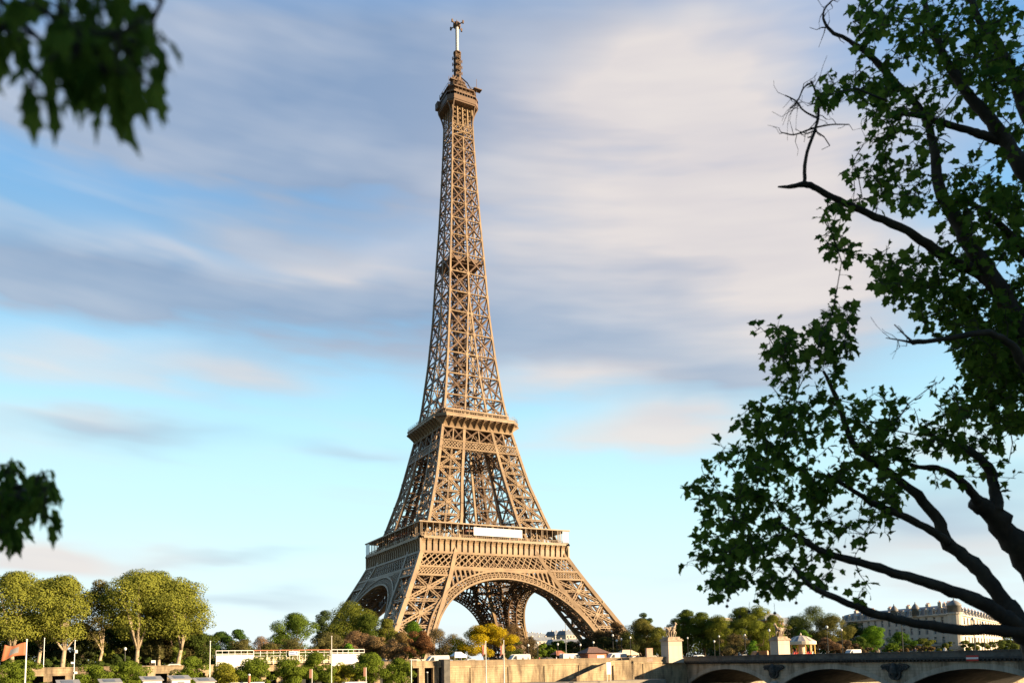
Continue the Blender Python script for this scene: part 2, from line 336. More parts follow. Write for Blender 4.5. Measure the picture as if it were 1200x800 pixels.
def leg(name, zs, cw, gw, hidden_top, extra):
    for sx, sy in SG:
        mb = MB(); core = MB()
        def C(z, a, b): return np.array([sx*a(z), sy*b(z), z])
        cor = [(H, H), (H, I), (I, H), (I, I)]
        for a, b in cor:
            for z0, z1 in zip(zs[:-1], zs[1:]):
                zm = (z0+z1)/2
                w = cw if a is H or b is H else cw*.8
                for q0, q1 in ((z0, zm), (zm, z1)): mb.bar(C(q0, a, b), C(q1, a, b), w, w, (0, 1, 0), .15)
        faces = [((H, H), (H, I), (sx, 0, .35)), ((H, H), (I, H), (0, sy, .35)), ((H, I), (I, I), (0, -sy, -.3)), ((I, H), (I, I), (-sx, 0, -.3))]
        for fi, ((a0, b0), (a1, b1), n) in enumerate(faces):
            outer = fi < 2
            for j, (z0, z1) in enumerate(zip(zs[:-1], zs[1:])):
                A, B, Cc, D = C(z0, a0, b0), C(z0, a1, b1), C(z1, a0, b0), C(z1, a1, b1)
                if outer and z0 >= hidden_top: continue
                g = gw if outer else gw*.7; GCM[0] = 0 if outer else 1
                girder(mb, A, D, g, n); girder(mb, B, Cc, g, n)
                girder(mb, A, B, g*.9, n)
                zm = (z0+z1)/2; Mid0, Mid1 = C(zm, a0, b0), C(zm, a1, b1)
                girder(mb, Mid0, Mid1, g*.7, n)
                girder(mb, (A+B)/2, (Cc+D)/2, g*.62, n)
                nn = np.asarray(n, float); nn /= np.linalg.norm(nn)
                if outer:
                    X = (A+B+Cc+D)/4; plate(mb, X+nn*.25, n, g*1.1)
                    for P_ in (A, B): plate(mb, P_+nn*.35, n, cw*1.15)
                    # light secondary bracing
                    mb.cm = 1
                    for P_, Q_ in () if not extra else ((Mid0, (A+B)/2), (Mid1, (A+B)/2), (Mid0, (Cc+D)/2), (Mid1, (Cc+D)/2)): mb.bar(P_-nn*.3, Q_-nn*.3, .15, .2, n)
                    mb.cm = 0
        GCM[0] = 1
        # inside: horizontal diaphragms, lift rails and stairs
        for z in zs:
            c = [C(z, a, b) for a, b in cor]; core.bar(c[0], c[3], .5, .5); core.bar(c[1], c[2], .5, .5)
        for z0, z1 in zip(zs[:-1], zs[1:]):
            for f1, f2 in ((.38, .38), (.62, .62), (.38, .62), (.62, .38)):
                def Q(z): return np.array([sx*(I(z)+(H(z)-I(z))*f1), sy*(I(z)+(H(z)-I(z))*f2), z])
                core.bar(Q(z0), Q(z1), .55, .8)
            nst = 5
            for q in range(nst):
                za, zb = z0+(z1-z0)*q/nst, z0+(z1-z0)*(q+1)/nst
                def Q2(z, f, g): return np.array([sx*(I(z)+(H(z)-I(z))*f), sy*(I(z)+(H(z)-I(z))*g), z])
                k = q % 2
                core.bar(Q2(za, .2+.6*k, .5), Q2(zb, .8-.6*k, .5), .35, .5); core.bar(Q2(za, .38, .38), Q2(za, .62, .38), .3, .3); core.bar(Q2(za, .38, .62), Q2(za, .62, .62), .3, .3)
                core.bar(Q2(za, .38, .38), Q2(zb, .38, .62), .25, .25); core.bar(Q2(za, .62, .38), Q2(zb, .62, .62), .25, .25)
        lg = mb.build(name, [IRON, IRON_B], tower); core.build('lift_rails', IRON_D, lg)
        if extra:
            for a, b in cor:
                pb = MB(); x, y = sx*a(3), sy*b(3); pb.prism([(x-3.4, y-3.4), (x+3.4, y-3.4), (x+3.4, y+3.4), (x-3.4, y+3.4)], 2, 6.6, 'z'); pb.box(x-2.6, x+2.6, y-2.6, y+2.6, 6.6, 8.2); pb.build('footing', STONE_P, lg)
leg('leg', [3, 10.4, 20.5, 31.2, 41.7, 51.8, 57.0], 1.75, 1.5, 41, True)
leg('upper_leg', [58.2, 69.3, 80.3, 91.4, 100.7, 110.6, 115.3], 1.2, 1.2, 100, False)

ROT = [Matrix.Rotation(R_(a), 3, 'Z') for a in (0, 90, 180, 270)]
def rotated(i, fn):                                   # fn builds in the -Y face frame; rotate to face i
    mb = MB(); fn(mb); c, s = round(math.cos(math.pi/2*i)), round(math.sin(math.pi/2*i))
    mb.v = [(x*c-y*s, x*s+y*c, z) for x, y, z in mb.v]; return mb
def onface(x, z, off=0.0): return np.array([x, -H(z)-off, z])
NF = (0, -1, .35)
def arch_part(mb):
    zc = 3.6
    def arc(a, b, th): x = a*math.cos(th); z = zc+b*math.sin(th); return x, z
    n = 64; off = .5
    th0 = math.asin((5.0-zc)/38)
    ths = [th0+(math.pi-2*th0)*i/n for i in range(n+1)]
    for depth_, full in ((0, True), (4.6, False), (9.0, False)):
        mb.cm = 0 if full else 1
        def PP(a, b, th):
            x, z = arc(a, b, th); p = onface(x, z, off); p[1] += depth_
            return p
        for i in range(n):
            t0, t1 = ths[i], ths[i+1]
            for a, b, w in ((39.4, 37.5, .75), (42.3, 40.7, .7)):
                mb.bar(PP(a, b, t0), PP(a, b, t1), w, .9 if full else .6, NF, .05)
            mb.bar(PP(39.5, 37.7, t0), PP(42.2, 40.5, t0), .42 if full else .3, .5, NF)
            tm = (t0+t1)/2
            if full:
                mb.bar(PP(39.5, 37.7, t0), PP(42.2, 40.5, t1), .2, .25, NF); mb.bar(PP(39.5, 37.7, t1), PP(42.2, 40.5, t0), .2, .25, NF)
                mb.bar(PP(40.5, 38.8, t0), PP(40.5, 38.8, t1), .28, .25, NF); mb.bar(PP(41.4, 39.7, t0), PP(41.4, 39.7, t1), .22, .25, NF)
            else: mb.bar(PP(39.5, 37.7, t0), PP(42.2, 40.5, t1), .22, .25, NF)
            if depth_ < 9:                           # soffit lattice to the next rib
                def P2(a, b, th):
                    x, z = arc(a, b, th); p = onface(x, z, off); p[1] += depth_+(4.6 if depth_ == 0 else 4.4); return p
                if i % 2 == 0:
                    mb.bar(PP(39.4, 37.5, t0), P2(39.4, 37.5, t0), .3, .3); mb.bar(PP(42.3, 40.7, t0), P2(42.3, 40.7, t0), .3, .3)
                    j = min(i+2, n)
                    mb.bar(PP(39.4, 37.5, t0), P2(39.4, 37.5, ths[j]), .25, .25); mb.bar(PP(39.4, 37.5, ths[j]), P2(39.4, 37.5, t0), .25, .25)
    mb.cm = 0
    # spandrel: upright round-topped openings between the arch and the lattice band
    zt = 45.0; xs_ = np.arange(-26, 26.1, 2.15)
    def zext(x): return 3.6+40.9*math.sqrt(max(0, 1-(x/42.3)**2))
    for x in xs_:
        if zext(x) < zt-.9 and abs(x) < I(zext(x))+1.0: mb.bar(onface(x, zext(x), off-.1), onface(x, zt, off-.1), .8, .4, NF)
        xc = x+1.07; zc2 = zt-.95
        if zext(xc) < zc2-.4 and abs(xc) < I(zc2)-.4:
            r = .95
            for q in range(6):
                a0, a1 = math.pi*q/6, math.pi*(q+1)/6
                for rr, ww in ((r, .35),): mb.bar(onface(xc+rr*math.cos(a0), zc2+rr*math.sin(a0)-.3, off-.1), onface(xc+rr*math.cos(a1), zc2+rr*math.sin(a1)-.3, off-.1), ww*1.7, .38, NF)
    mb.bar(onface(-22, 45.1, off), onface(22, 45.1, off), .9, .6, NF); mb.bar(onface(-14, 44.35, off), onface(14, 44.35, off), .7, .55, NF)
def band_part(mb):
    # big double lattice 45.4-51.7
    def lat(z0, z1, xa0, xb0, xa1, xb1, n, w, off=.35, dbl=True, vert=False):
        for i in range(n):
            f0, f1 = i/n, (i+1)/n
            a = onface(xa0+(xb0-xa0)*f0, z0, off); b = onface(xa0+(xb0-xa0)*f1, z0, off); c = onface(xa1+(xb1-xa1)*f0, z1, off); d = onface(xa1+(xb1-xa1)*f1, z1, off)
            mb.bar(a, d, w, w*.8, NF); mb.bar(b, c, w, w*.7, NF)
            if dbl: mb.bar((a+b)/2, (c+d)/2, w*.55, w*.5, NF)
            if vert: mb.bar(a, c, w, w, NF)
    # a second set shifted by half a cell gives the close diamond mesh
    def dia(z0, z1, xa0, xb0, xa1, xb1, n, w, k=2):
        for i in range(-k+1, n):
            for s_ in (0, 1):
                f0, f1 = (i/n, (i+k)/n) if s_ == 0 else ((i+k)/n, i/n)
                fa, fb = f0, f1
                # clip to the panel
                def at(t): f = fa+(fb-fa)*t; z = z0+(z1-z0)*t; return f, z
                t0, t1 = 0.0, 1.0
                for t_, lim in ((0, 0), (1, 1)):
                    pass
                if fb != fa:
                    ta, tb = (0-fa)/(fb-fa), (1-fa)/(fb-fa)
                    t0, t1 = max(0, min(ta, tb)), min(1, max(ta, tb))
                if t1-t0 < .05: continue
                P0 = at(t0); P1 = at(t1)
                def pt(f, z):
                    t = (z-z0)/(z1-z0); xa = xa0+(xa1-xa0)*t; xb = xb0+(xb1-xb0)*t; return onface(xa+(xb-xa)*f, z, .4)
                mb.bar(pt(*P0), pt(*P1), w, w*.7, NF)
    for z0, z1, sp, w in ((45.5, 51.5, 4.0, .42), (41.9, 45.2, 1.9, .34)):
        h0, h1, i0, i1 = H(z0), H(z1), I(z0), I(z1)
        for s in (-1, 1):
            a0, b0, a1, b1 = s*(i0+.9), s*(h0-.7), s*(i1+.9), s*(h1-.7)
            dia(z0, z1, a0, b0, a1, b1, max(3, round((h0-i0)/sp*1.25)), w)
        if z0 > 45:
            dia(z0, z1, -i0+.9, i0-.9, -i1+.9, i1-.9, round(2*i0/sp*1.25), w)
            m = round(2*i0/sp*1.25)
            for i in range(m+1): mb.bar(onface(-i0+2*i0*i/m, z0, .2), onface(-i1+2*i1*i/m, z1, .2), .26, .3, NF)
    for z, w in ((51.7, 1.0), (45.4, .8), (41.7, .7)):
        hx = H(z); xin = I(z)
        if z > 45: mb.bar(onface(-hx, z, .5), onface(hx, z, .5), w, .8, NF)
        else:
            for s in (-1, 1): mb.bar(onface(s*xin, z, .5), onface(s*hx, z, .5), w, .8, NF)
    mb.cm = 1
    for z in (42.0, 51.4):                            # inner face of the band
        mb.bar((-H(z), -H(z)+3, z), (H(z), -H(z)+3, z), .6, .6)
    n = 16
    for i in range(n):
        x0, x1 = -19+38*i/n, -19+38*(i+1)/n
        mb.bar((x0, -H(44)+3, 45), (x1, -H(51)+3, 51.4), .35, .3, NF); mb.bar((x1, -H(44)+3, 45), (x0, -H(51)+3, 51.4), .35, .3, NF)
        girder(mb, (x0, -20, 46), (x0, -20, 55.5), .4, (0, 1, 0)); mb.bar((x0, -20, 46), (x1, -20, 55), .35, .35); mb.bar((x1, -20, 46), (x0, -20, 55), .35, .35)
    mb.bar((-20, -20, 46), (20, -20, 46), .7, .7); mb.bar((-18, -20, 55.3), (18, -20, 55.3), .7, .7)
def cove(mb, z0, z1, h0, h1, c0, c1, nb, bw, bd, curve=1.9, yoff=0.0, slots=True):
    """concave cornice with brackets; octagon with chamfers c (0 = square)"""
    n = 7
    def pr(t): return h0+(h1-h0)*t**curve, c0+(c1-c0)*t**curve, z0+(z1-z0)*t
    for i in range(n):
        ha, ca, za = pr(i/n); hb, cb, zb = pr((i+1)/n)
        mb.add([(-ha+ca, -ha, za), (ha-ca, -ha, za), (hb-cb, -hb, zb), (-hb+cb, -hb, zb)], [(0, 1, 2, 3)])
        if c1 > 0: mb.add([(ha-ca, -ha, za), (ha, -ha+ca, za), (hb, -hb+cb, zb), (hb-cb, -hb, zb)], [(0, 1, 2, 3)])
    for b in range(nb+1):
        f = b/nb
        def P_(t, o):
            h, c, z = pr(t); return np.array([(-h+c)+(2*(h-c))*f, -h-o, z])
        for i in range(n):
            t0, t1 = i/n, (i+1)/n
            mb.bar(P_(t0, bd*t0*.6), P_(t1, bd*t1*.6), bw, .25+bd*(t0+.1), (0, -1, 0), .02)
def corbels1(mb):
    z0, z1 = 52.1, 57.4; nb = 26; hb = 35.0; rec = 34.1
    mb.add([(-rec, -rec, z0), (rec, -rec, z0), (rec, -rec, z1), (-rec, -rec, z1)], [(0, 1, 2, 3)])
    for b in range(nb+1):
        x = -34.6+69.2*b/nb
        prof_ = [(-rec, z0), (-rec-.9, z0), (-rec-.95, z0+2.2), (-rec-1.2, z1-1.2), (-rec-1.75, z1-.15), (-rec-1.75, z1), (-rec, z1)]
        mb.prism([(a, b_) for a, b_ in prof_], x-.28, x+.28, 'x')
        if b < nb:                                    # curved name panel between brackets, narrower than the bay
            xa, xb = x+.28, x+69.2/nb-.28
            pts = [(rec+.35, z0), (rec+.45, z0+1.2), (rec+.5, z1-2.0), (rec+.75, z1-1.0), (rec+1.3, z1-.2)]
            for (y0, za), (y1, zb) in zip(pts[:-1], pts[1:]): mb.add([(xa, -y0, za), (xb-.55, -y0, za), (xb-.55, -y1, zb), (xa, -y1, zb)], [(0, 1, 2, 3)])
            mb.add([(xb-.55, -pts[0][0], z0), (xb-.55, -rec, z0), (xb-.55, -rec, z1), (xb-.55, -pts[2][0], z1-2)], [(0, 1, 2, 3)])
    mb.box(-35.0, 35.0, -35.15, -33.8, 51.75, 52.3); mb.box(-35.6, -34.85, -35.6, -34.85, 52.3, 57.4)
    mb.box(-35.75, 35.75, -35.75, -33.9, 57.4, 58.15); mb.box(-35.55, 35.55, -35.55, -34.9, 58.15, 58.5)
for i in range(4):
    rotated(i, arch_part).build('arch', [IRON, IRON_B], tower); bp_ = rotated(i, band_part).build('lattice_band', [IRON, IRON_B], tower); rotated(i, corbels1).build('bracket_frieze', [IRON, IRON_B], tower)

# first platform
BANNERM = mat('banner cloth', (.72, .71, .70), .8, 0, (.35, (.62, .61, .60), .4, .6), (.8, .3, .3))
mb = MB()
for i in range(4):
    def f(m): m.box(-34.4, 34.4-0, -34.4, -11.0, 56.9, 57.35) if i % 2 == 0 else m.box(-11, 11, -34.3, -11.0, 56.9, 57.35)
    q = rotated(i, f); mb.add(q.v, q.f)
for x in np.arange(-33, 33.1, 6):
    for y0, y1 in ((-33.5, -11), (11, 33.5)): girder(mb, (x, y0, 55.6), (x, y1, 55.6), 1.6, (1, 0, 0)); girder(mb, (y0, x, 55.5), (y1, x, 55.5), 1.6, (0, 1, 0))
p1 = mb.build('first_platform', IRON_D, tower)
def rail1(mb):
    n = 78
    for k in range(n+1): x = -35.2+70.4*k/n; mb.bar((x, -35.3, 58.4), (x, -35.3, 59.5), .09, .09)
    mb.box(-35.4, 35.4, -35.4, -35.2, 59.5, 59.68); mb.box(-35.4, 35.4, -35.36, -35.24, 58.9, 59.0)
    for k in range(0, n+1): 
        x = -35.2+70.4*k/n; mb.bar((x, -35.3, 58.4), (min(x+.9, 35.2), -35.3, 59.5), .05, .05)
    for k in range(27):
        x = -35.1+70.2*k/26
        mb.bar((x, -35.45, 58.4), (x, -35.45, 64), .14 if k % 3 else .22, .16, (0, 1, 0))
        if k % 3 == 0: mb.bar((x+.6, -35.45, 58.4), (x+.6, -35.45, 64), .14, .14); mb.bar((x, -31.2, 57.3), (x, -31.2, 64), .35, .35)
def roof1(mb):
    mb.add([(-35.9, -35.9, 63.95), (35.9, -35.9, 63.95), (29.9, -29.9, 63.95), (-29.9, -29.9, 63.95), (-35.9, -35.9, 64.5), (35.9, -35.9, 64.5), (29.9, -29.9, 64.9), (-29.9, -29.9, 64.9)],
           [(3, 2, 1, 0), (4, 5, 6, 7), (0, 1, 5, 4), (2, 3, 7, 6)])
for i in range(4): rotated(i, rail1).build('railing', IRON, p1); rotated(i, roof1).build('gallery_roof', IRON, p1)
def pav(mb):
    mb.box(-13, 13, -31, -22, 57.4, 62.6); mb.box(-13.5, 13.5, -31.5, -21.5, 62.6, 63.2)
    mb.cm = 1
    for k in range(12): mb.box(-12.6+k*2.1, -12.6+k*2.1+1.6, -31.08, -30.9, 58.2, 62.0)
    mb.cm = 0
for i in range(4):
    q = rotated(i, pav); q.m = [0]*12+[1]*(len(q.f)-12); q.build('pavilion', [RUSTY, GLASS], p1)
mb = MB(); mb.box(-11.6, 11.6, -35.95, -35.72, 59.6, 63.1); o = mb.build('banner', BANNERM, p1); o['label'] = 'blank white banner hung across the first gallery'
mb = MB(); 
for s_, t_ in ((-1, 1), (1, -1), (-1, -1)):
    pass
mb.box(32.2, 35.3, -35.58, -35.52, 58.9, 63.9); mb.build('glass_screen', CLEARG, p1)
mb = MB(); mb.box(-35.58, -35.52, 30.2, 35.3, 58.9, 63.9); mb.build('glass_screen', CLEARG, p1)

# second platform
def cove2(mb):
    cove(mb, 110.9, 115.0, 17.15, 20.4, 0, 3.7, 11, .34, 1.1, 1.7)
    mb.box(-16.9, 16.9, -20.85, -20.2, 115.0, 116.4); mb.box(-17.1, 17.1, -21.05, -20.0, 116.1, 116.5)
    a, b, c = (16.9, -20.85), (20.85, -16.9), .5
    mb.add([(16.9, -20.85, 115), (20.85, -16.9, 115), (20.85, -16.9, 116.4), (16.9, -20.85, 116.4), (16.9, -20.2, 115), (20.2, -16.9, 115), (20.2, -16.9, 116.4), (16.9, -20.2, 116.4)],
           [(0, 1, 2, 3), (7, 6, 5, 4), (3, 2, 6, 7), (4, 5, 1, 0)])
def band2(mb):
    for z, w in ((110.75, .75), (104.4, .55), (100.6, .55)): mb.bar(onface(-H(z), z, .35), onface(H(z), z, .35), w, .7, NF)
    z0, z1 = 104.6, 110.4
    for s in (-1, 1):
        segs = [(s*I(z0), s*H(z0), s*I(z1), s*H(z1))]
        for a0, b0, a1, b1 in segs:
            for k in range(2):
                f0, f1 = k/2, (k+1)/2
                A, B = onface(a0+(b0-a0)*f0, z0, .3), onface(a0+(b0-a0)*f1, z0, .3); Cc, D = onface(a1+(b1-a1)*f0, z1, .3), onface(a1+(b1-a1)*f1, z1, .3)
                girder(mb, A, D, .6, NF); girder(mb, B, Cc, .6, NF); mb.bar(A, Cc, .5, .4, NF)
    for k in range(2):
        a0, b0 = -I(z0)+2*I(z0)*k/2, -I(z0)+2*I(z0)*(k+1)/2; a1, b1 = -I(z1)+2*I(z1)*k/2, -I(z1)+2*I(z1)*(k+1)/2
        A, B, Cc, D = onface(a0, z0, .3), onface(b0, z0, .3), onface(a1, z1, .3), onface(b1, z1, .3)
        girder(mb, A, D, .6, NF); girder(mb, B, Cc, .6, NF); mb.bar(A, Cc, .5, .4, NF)
    z0, z1 = 100.9, 104.1; n = 26
    for i in range(-1, n):
        for s_ in (0, 1):
            f0, f1 = (i/n, (i+2)/n) if s_ == 0 else ((i+2)/n, i/n); f0 = min(max(f0, 0), 1); f1 = min(max(f1, 0), 1)
            mb.bar(onface(-H(z0)+2*H(z0)*f0, z0, .35), onface(-H(z1)+2*H(z1)*f1, z1, .35), .3, .25, NF)
    for z0, z1 in ((101, 104), (105, 110)):           # deeper copy of the girder behind
        for k in range(10):
            x0, x1 = -15+3*k, -12+3*k
            mb.bar((x0, -H(z0)+4, z0), (x1, -H(z1)+4, z1), .3, .3); mb.bar((x1, -H(z0)+4, z0), (x0, -H(z1)+4, z1), .3, .3)
        mb.bar((-16, -H(z0)+4, z0), (16, -H(z0)+4, z0), .5, .5)
for i in range(4): rotated(i, cove2).build('bracket_frieze', [IRON, IRON_B], tower); rotated(i, band2).build('lattice_band', [IRON, IRON_B], tower)
mb = MB()
oc = [(16.9, -20.2), (20.2, -16.9), (20.2, 16.9), (16.9, 20.2), (-16.9, 20.2), (-20.2, 16.9), (-20.2, -16.9), (-16.9, -20.2)]
mb.prism(oc, 114.6, 114.98, 'z')
for x in np.arange(-16, 16.1, 4): girder(mb, (x, -17, 113.2), (x, 17, 113.2), 1.4, (1, 0, 0)); girder(mb, (-17, x, 113.1), (17, x, 113.1), 1.4, (0, 1, 0))
for x in np.arange(-15, 15.1, 2.5): mb.bar((x, -16.5, 110.9), (x, 16.5, 110.9), .4, .4); mb.bar((-16.5, x, 110.8), (16.5, x, 110.8), .4, .4)
p2 = mb.build('second_platform', IRON_D, tower)
def rail2(mb):
    P_ = [(-16.9, -20.6), (16.9, -20.6), (20.6, -16.9)]
    for (x0, y0), (x1, y1) in zip(P_[:-1], P_[1:]):
        l = math.hypot(x1-x0, y1-y0); n = int(l/.9)
        for k in range(n+1): f = k/n; mb.bar((x0+(x1-x0)*f, y0+(y1-y0)*f, 116.4), (x0+(x1-x0)*f, y0+(y1-y0)*f, 118.3 if k % 3 == 0 else 117.5), .07, .07)
        for z, w in ((117.5, .12), (118.3, .06), (116.9, .06)): mb.bar((x0, y0, z), (x1, y1, z), w, w)
    mb.box(-15.6, 15.6, -16.9, -16.4, 119.2, 119.8)
    for k in range(30): x = -15.6+31.2*k/29; mb.bar((x, -16.8, 119.8), (x, -16.8, 121.0), .07, .07)
    mb.bar((-15.6, -16.8, 121.0), (15.6, -16.8, 121.0), .12, .12)
    for k in range(9): x = -15.4+30.8*k/8; mb.bar((x, -16.6, 115), (x, -16.6, 119.3), .25, .25)
for i in range(4): rotated(i, rail2).build('railing', IRON, p2)
mb = MB(); mb.box(-9, 9, -9, 9, 115, 118.6); mb.box(-16.3, 16.3, -16.3, 16.3, 119.2, 119.5); mb.box(-8, 8, -8, 8, 119.5, 122.6); mb.box(-8.5, 8.5, -8.5, 8.5, 122.6, 123); mb.build('pavilion', RUSTY, p2)

# shaft
NOD = [115.8, 121.5, 127, 137.5, 147.9, 158.2, 168.6, 178.6, 188.7, 198.1, 207.4, 216.1, 224.2, 232.1, 239.6, 246.3, 253.1, 259.4]
NOD = [116.3]+NOD[2:]
def shaft_face(mb):
    for z0, z1 in zip(NOD[:-1], NOD[1:]):
        zm = (z0+z1)/2; cw = np.interp(zm, [120, 260], [.95, .62]); dw = np.interp(zm, [120, 260], [.70, .50])
        cols = [-H(z0), -I(z0), I(z0), H(z0)], [-H(z1), -I(z1), I(z1), H(z1)]
        a, b = cols
        merged = I(z0) < .3
        mb.bar(onface(a[0], z0), onface(b[0], z1), cw, cw, (0, 1, 0), .1)
        if merged: mb.bar(onface(0, z0, .08), onface(0, z1, .08), cw*.85, cw*.7, (0, 1, 0), .05)
        else:
            for k in (1, 2): mb.bar(onface(a[k], z0, .08), onface(b[k], z1, .08), cw*.8, cw*.6, (0, 1, 0), .05)
        for k0, k1 in ((0, 1), (2, 3)):
            A, B, C_, D = onface(a[k0], z0), onface(a[k1], z0), onface(b[k0], z1), onface(b[k1], z1)
            mb.cm = 1
            for s0, s1 in ((A, D), (B, C_)):
                girder(mb, s0, s1, dw*1.15, NF, t=dw*.34, dep=dw*.7, step=1.6) if zm < 150 else mb.bar(s0, s1, dw, dw*.7, NF)
            mb.bar((A+C_)/2, (B+D)/2, dw*.35, dw*.3, NF); mb.cm = 0
        if I(z0) > 1.2:
            A, B, C_, D = onface(a[1], z0), onface(a[2], z0), onface(b[1], z1), onface(b[2], z1)
            mb.bar(A, D, dw*.5, dw*.5, NF); mb.bar(B, C_, dw*.5, dw*.5, NF)
        mb.bar(onface(a[0], z0, .05), onface(a[3], z0, .05), dw*.95, dw*.8, NF)
        ps = 1.25 if zm < 200 else 1.0
        for k in ((0, 1, 2, 3) if not merged else (0, 1, 3)):
            x = a[k] if not (merged and k == 1) else 0
            x = x-np.sign(x)*.15 if k in (0, 3) else x
            if z0 > 117: p_ = onface(x, z0, .18); mb.bar(p_+np.array([0, .2, 0]), p_+np.array([0, -.22, 0]), ps, ps, (0, 0, 1))
    # neck under the top gallery
    mb.bar(onface(-H(259.4), 259.4, .05), onface(H(259.4), 259.4, .05), .5, .5, NF)
    for s in (-1, 1): mb.bar(onface(s*H(259.4), 259.4), onface(s*5.1, 276), .62, .62, (0, 1, 0), .1)
    for z in (262.2, 265.4): mb.bar(onface(-5.3, z, .1), onface(5.3, z, .1), .5, .4, NF)
    for k in range(4):
        x0, x1 = -5.3+2.65*k, -5.3+2.65*(k+1)
        mb.bar(onface(x0, 262.2, .05), onface(x1, 265.4, .05), .35, .3, NF); mb.bar(onface(x1, 262.2, .05), onface(x0, 265.4, .05), .35, .3, NF)
        if k: mb.bar(onface(x0, 265.4, .1), onface(x0, 275.6, .1), .55, .4, NF)
        for j in range(4):
            za, zb = 265.6+2.5*j, 268.1+2.5*j
            mb.bar(onface(x0, za, -.2), onface(x1, zb, -.2), .22, .2, NF); mb.bar(onface(x1, za, -.2), onface(x0, zb, -.2), .22, .2, NF)
    A = onface(-5.5, 259.4); mb.bar(A, onface(0, 262.2), .4, .3, NF); mb.bar(onface(5.5, 259.4), onface(0, 262.2), .4, .3, NF)
for i in range(4): rotated(i, shaft_face).build('shaft_face', [IRON, IRON_B], tower)
mb = MB()
z = 116.0
while z < 274:
    dz = 3.0; r = 2.6 if z < 196 else 1.5; r2 = max(r+.9, H(z)*.62) if z < 196 else H(z)*.5
    for sx, sy in SG:
        mb.bar((sx*r, sy*r, z), (sx*r, sy*r, z+dz), .42, .42); 
        mb.bar((sx*r2, sy*r*.4, z), (sx*r2, sy*r*.4, z+dz), .25, .25)
    for a, b in (((-r, -r), (r, -r)), ((r, -r), (r, r)), ((r, r), (-r, r)), ((-r, r), (-r, -r))):
        mb.bar((*a, z), (*b, z), .28, .28); mb.bar((*a, z), (*b, z+dz), .24, .24); mb.bar((*b, z), (*a, z+dz), .2, .2)
    k = int(z/3) % 2
    mb.bar((-r2 if k else r2, -1.2, z), (r2 if k else -r2, -1.2, z+dz), .5, .2); mb.bar((-1.0, -r2 if k else r2, z), (-1.0, r2 if k else -r2, z+dz), .5, .2)
    if int(z) % 9 < 3: mb.box(-r, r, -r, r, z, z+.2)
    z += dz
for z in NOD[1:]:
    h = H(z)-.4
    for a, b in (((-h, -h), (h, h)), ((-h, h), (h, -h)), ((-h, 0), (h, 0)), ((0, -h), (0, h))): mb.bar((*a, z), (*b, z), .4, .35)
core_o = mb.build('lift_shaft', IRON_D, tower)
mb = MB(); h = H(196); mb.box(-h+.4, h-.4, -h+.4, h-.4, 195.2, 195.7)
for s in (-1, 1): mb.box(-h+1, h-1, s*(h-1)-.1, s*(h-1)+.1, 195.7, 197.2); mb.box(s*(h-1)-.1, s*(h-1)+.1, -h+1, h-1, 195.7, 197.2)
mb.box(-3.5, 3.5, -3.5, 3.5, 191.5, 195.2); mb.build('halfway_platform', IRON_D, tower)

# top gallery
def octa(h, c): return [(h-c, -h), (h, -h+c), (h, h-c), (h-c, h), (-h+c, h), (-h, h-c), (-h, -h+c), (-h+c, -h)]
mb = MB()
mb.prism(octa(8.1, 2.5), 275.6, 276.3, 'z'); mb.prism(octa(8.35, 2.6), 276.3, 277.0, 'z')
o8 = octa(8.15, 2.5)
for (x0, y0), (x1, y1) in zip(o8, o8[1:]+o8[:1]):
    n = max(2, int(math.hypot(x1-x0, y1-y0)/1.4))
    d = np.array([x1-x0, y1-y0, 0])/n
    for k in range(n+1):
        p_ = np.array([x0, y0, 277.0])+d*k; mb.bar(p_, p_+(0, 0, 3.3), .2, .2)
    mb.bar((x0, y0, 277.9), (x1, y1, 277.9), .25, 1.9); mb.bar((x0, y0, 280.3), (x1, y1, 280.3), .35, .4)
mb.prism(octa(8.3, 2.6), 280.4, 280.8, 'z')
for sx, sy in SG:                                     # curved brackets from the shaft corners
    for (tx, ty) in ((8.0*sx, 5.6*sy), (5.6*sx, 8.0*sy)):
        pts = []
        for q in range(7):
            t = q/6; k = t**2.4
            pts.append((sx*5.25+(tx-sx*5.25)*k, sy*5.25+(ty-sy*5.25)*k, 265+10.8*t))
        for a, b in zip(pts[:-1], pts[1:]): mb.bar(a, b, .42, .55, (0, 1, 0), .05)
tg = mb.build('top_gallery', IRON_B, tower)
mb = MB(); mb.prism(octa(7.4, 2.4), 277.0, 280.4, 'z'); mb.build('gallery_glazing', GLASS, tg)
mb = MB()
mb.prism(octa(6.4, 2), 280.8, 283.6, 'z'); mb.prism(octa(7.6, 2.4), 283.6, 284.1, 'z')
o7 = octa(7.5, 2.4)
for (x0, y0), (x1, y1) in zip(o7, o7[1:]+o7[:1]):
    n = 5; d = np.array([x1-x0, y1-y0, 0])/n
    for k in range(n+1): p_ = np.array([x0, y0, 280.8])+d*k; mb.bar(p_, p_+(0, 0, 3), .12, .12); mb.bar(p_+(0, 0, 3.2), p_+(0, 0, 4.6), .08, .08)
    mb.bar((x0, y0, 285.4), (x1, y1, 285.4), .1, .1)
    mb.bar((x0, y0, 282.2), (x1, y1, 282.2), .1, .1)
mb.ring([(4.6, 284), (4.6, 287.2), (5.2, 287.3), (5.2, 287.7), (3.6, 288), (3.2, 290.5), (2.2, 292.4), (2.0, 294.5), (1.2, 295.5)], n=12)
for a in range(4):
    t = math.pi/4+a*math.pi/2; c, s = math.cos(t), math.sin(t)
    pts = [(c*r, s*r, z) for r, z in ((7.0, 284), (6.6, 287), (5.2, 290), (3.0, 292.6), (1.4, 294.5))]
    for p_, q_ in zip(pts[:-1], pts[1:]): mb.bar(p_, q_, .45, .45)
r_ = random.Random(3)
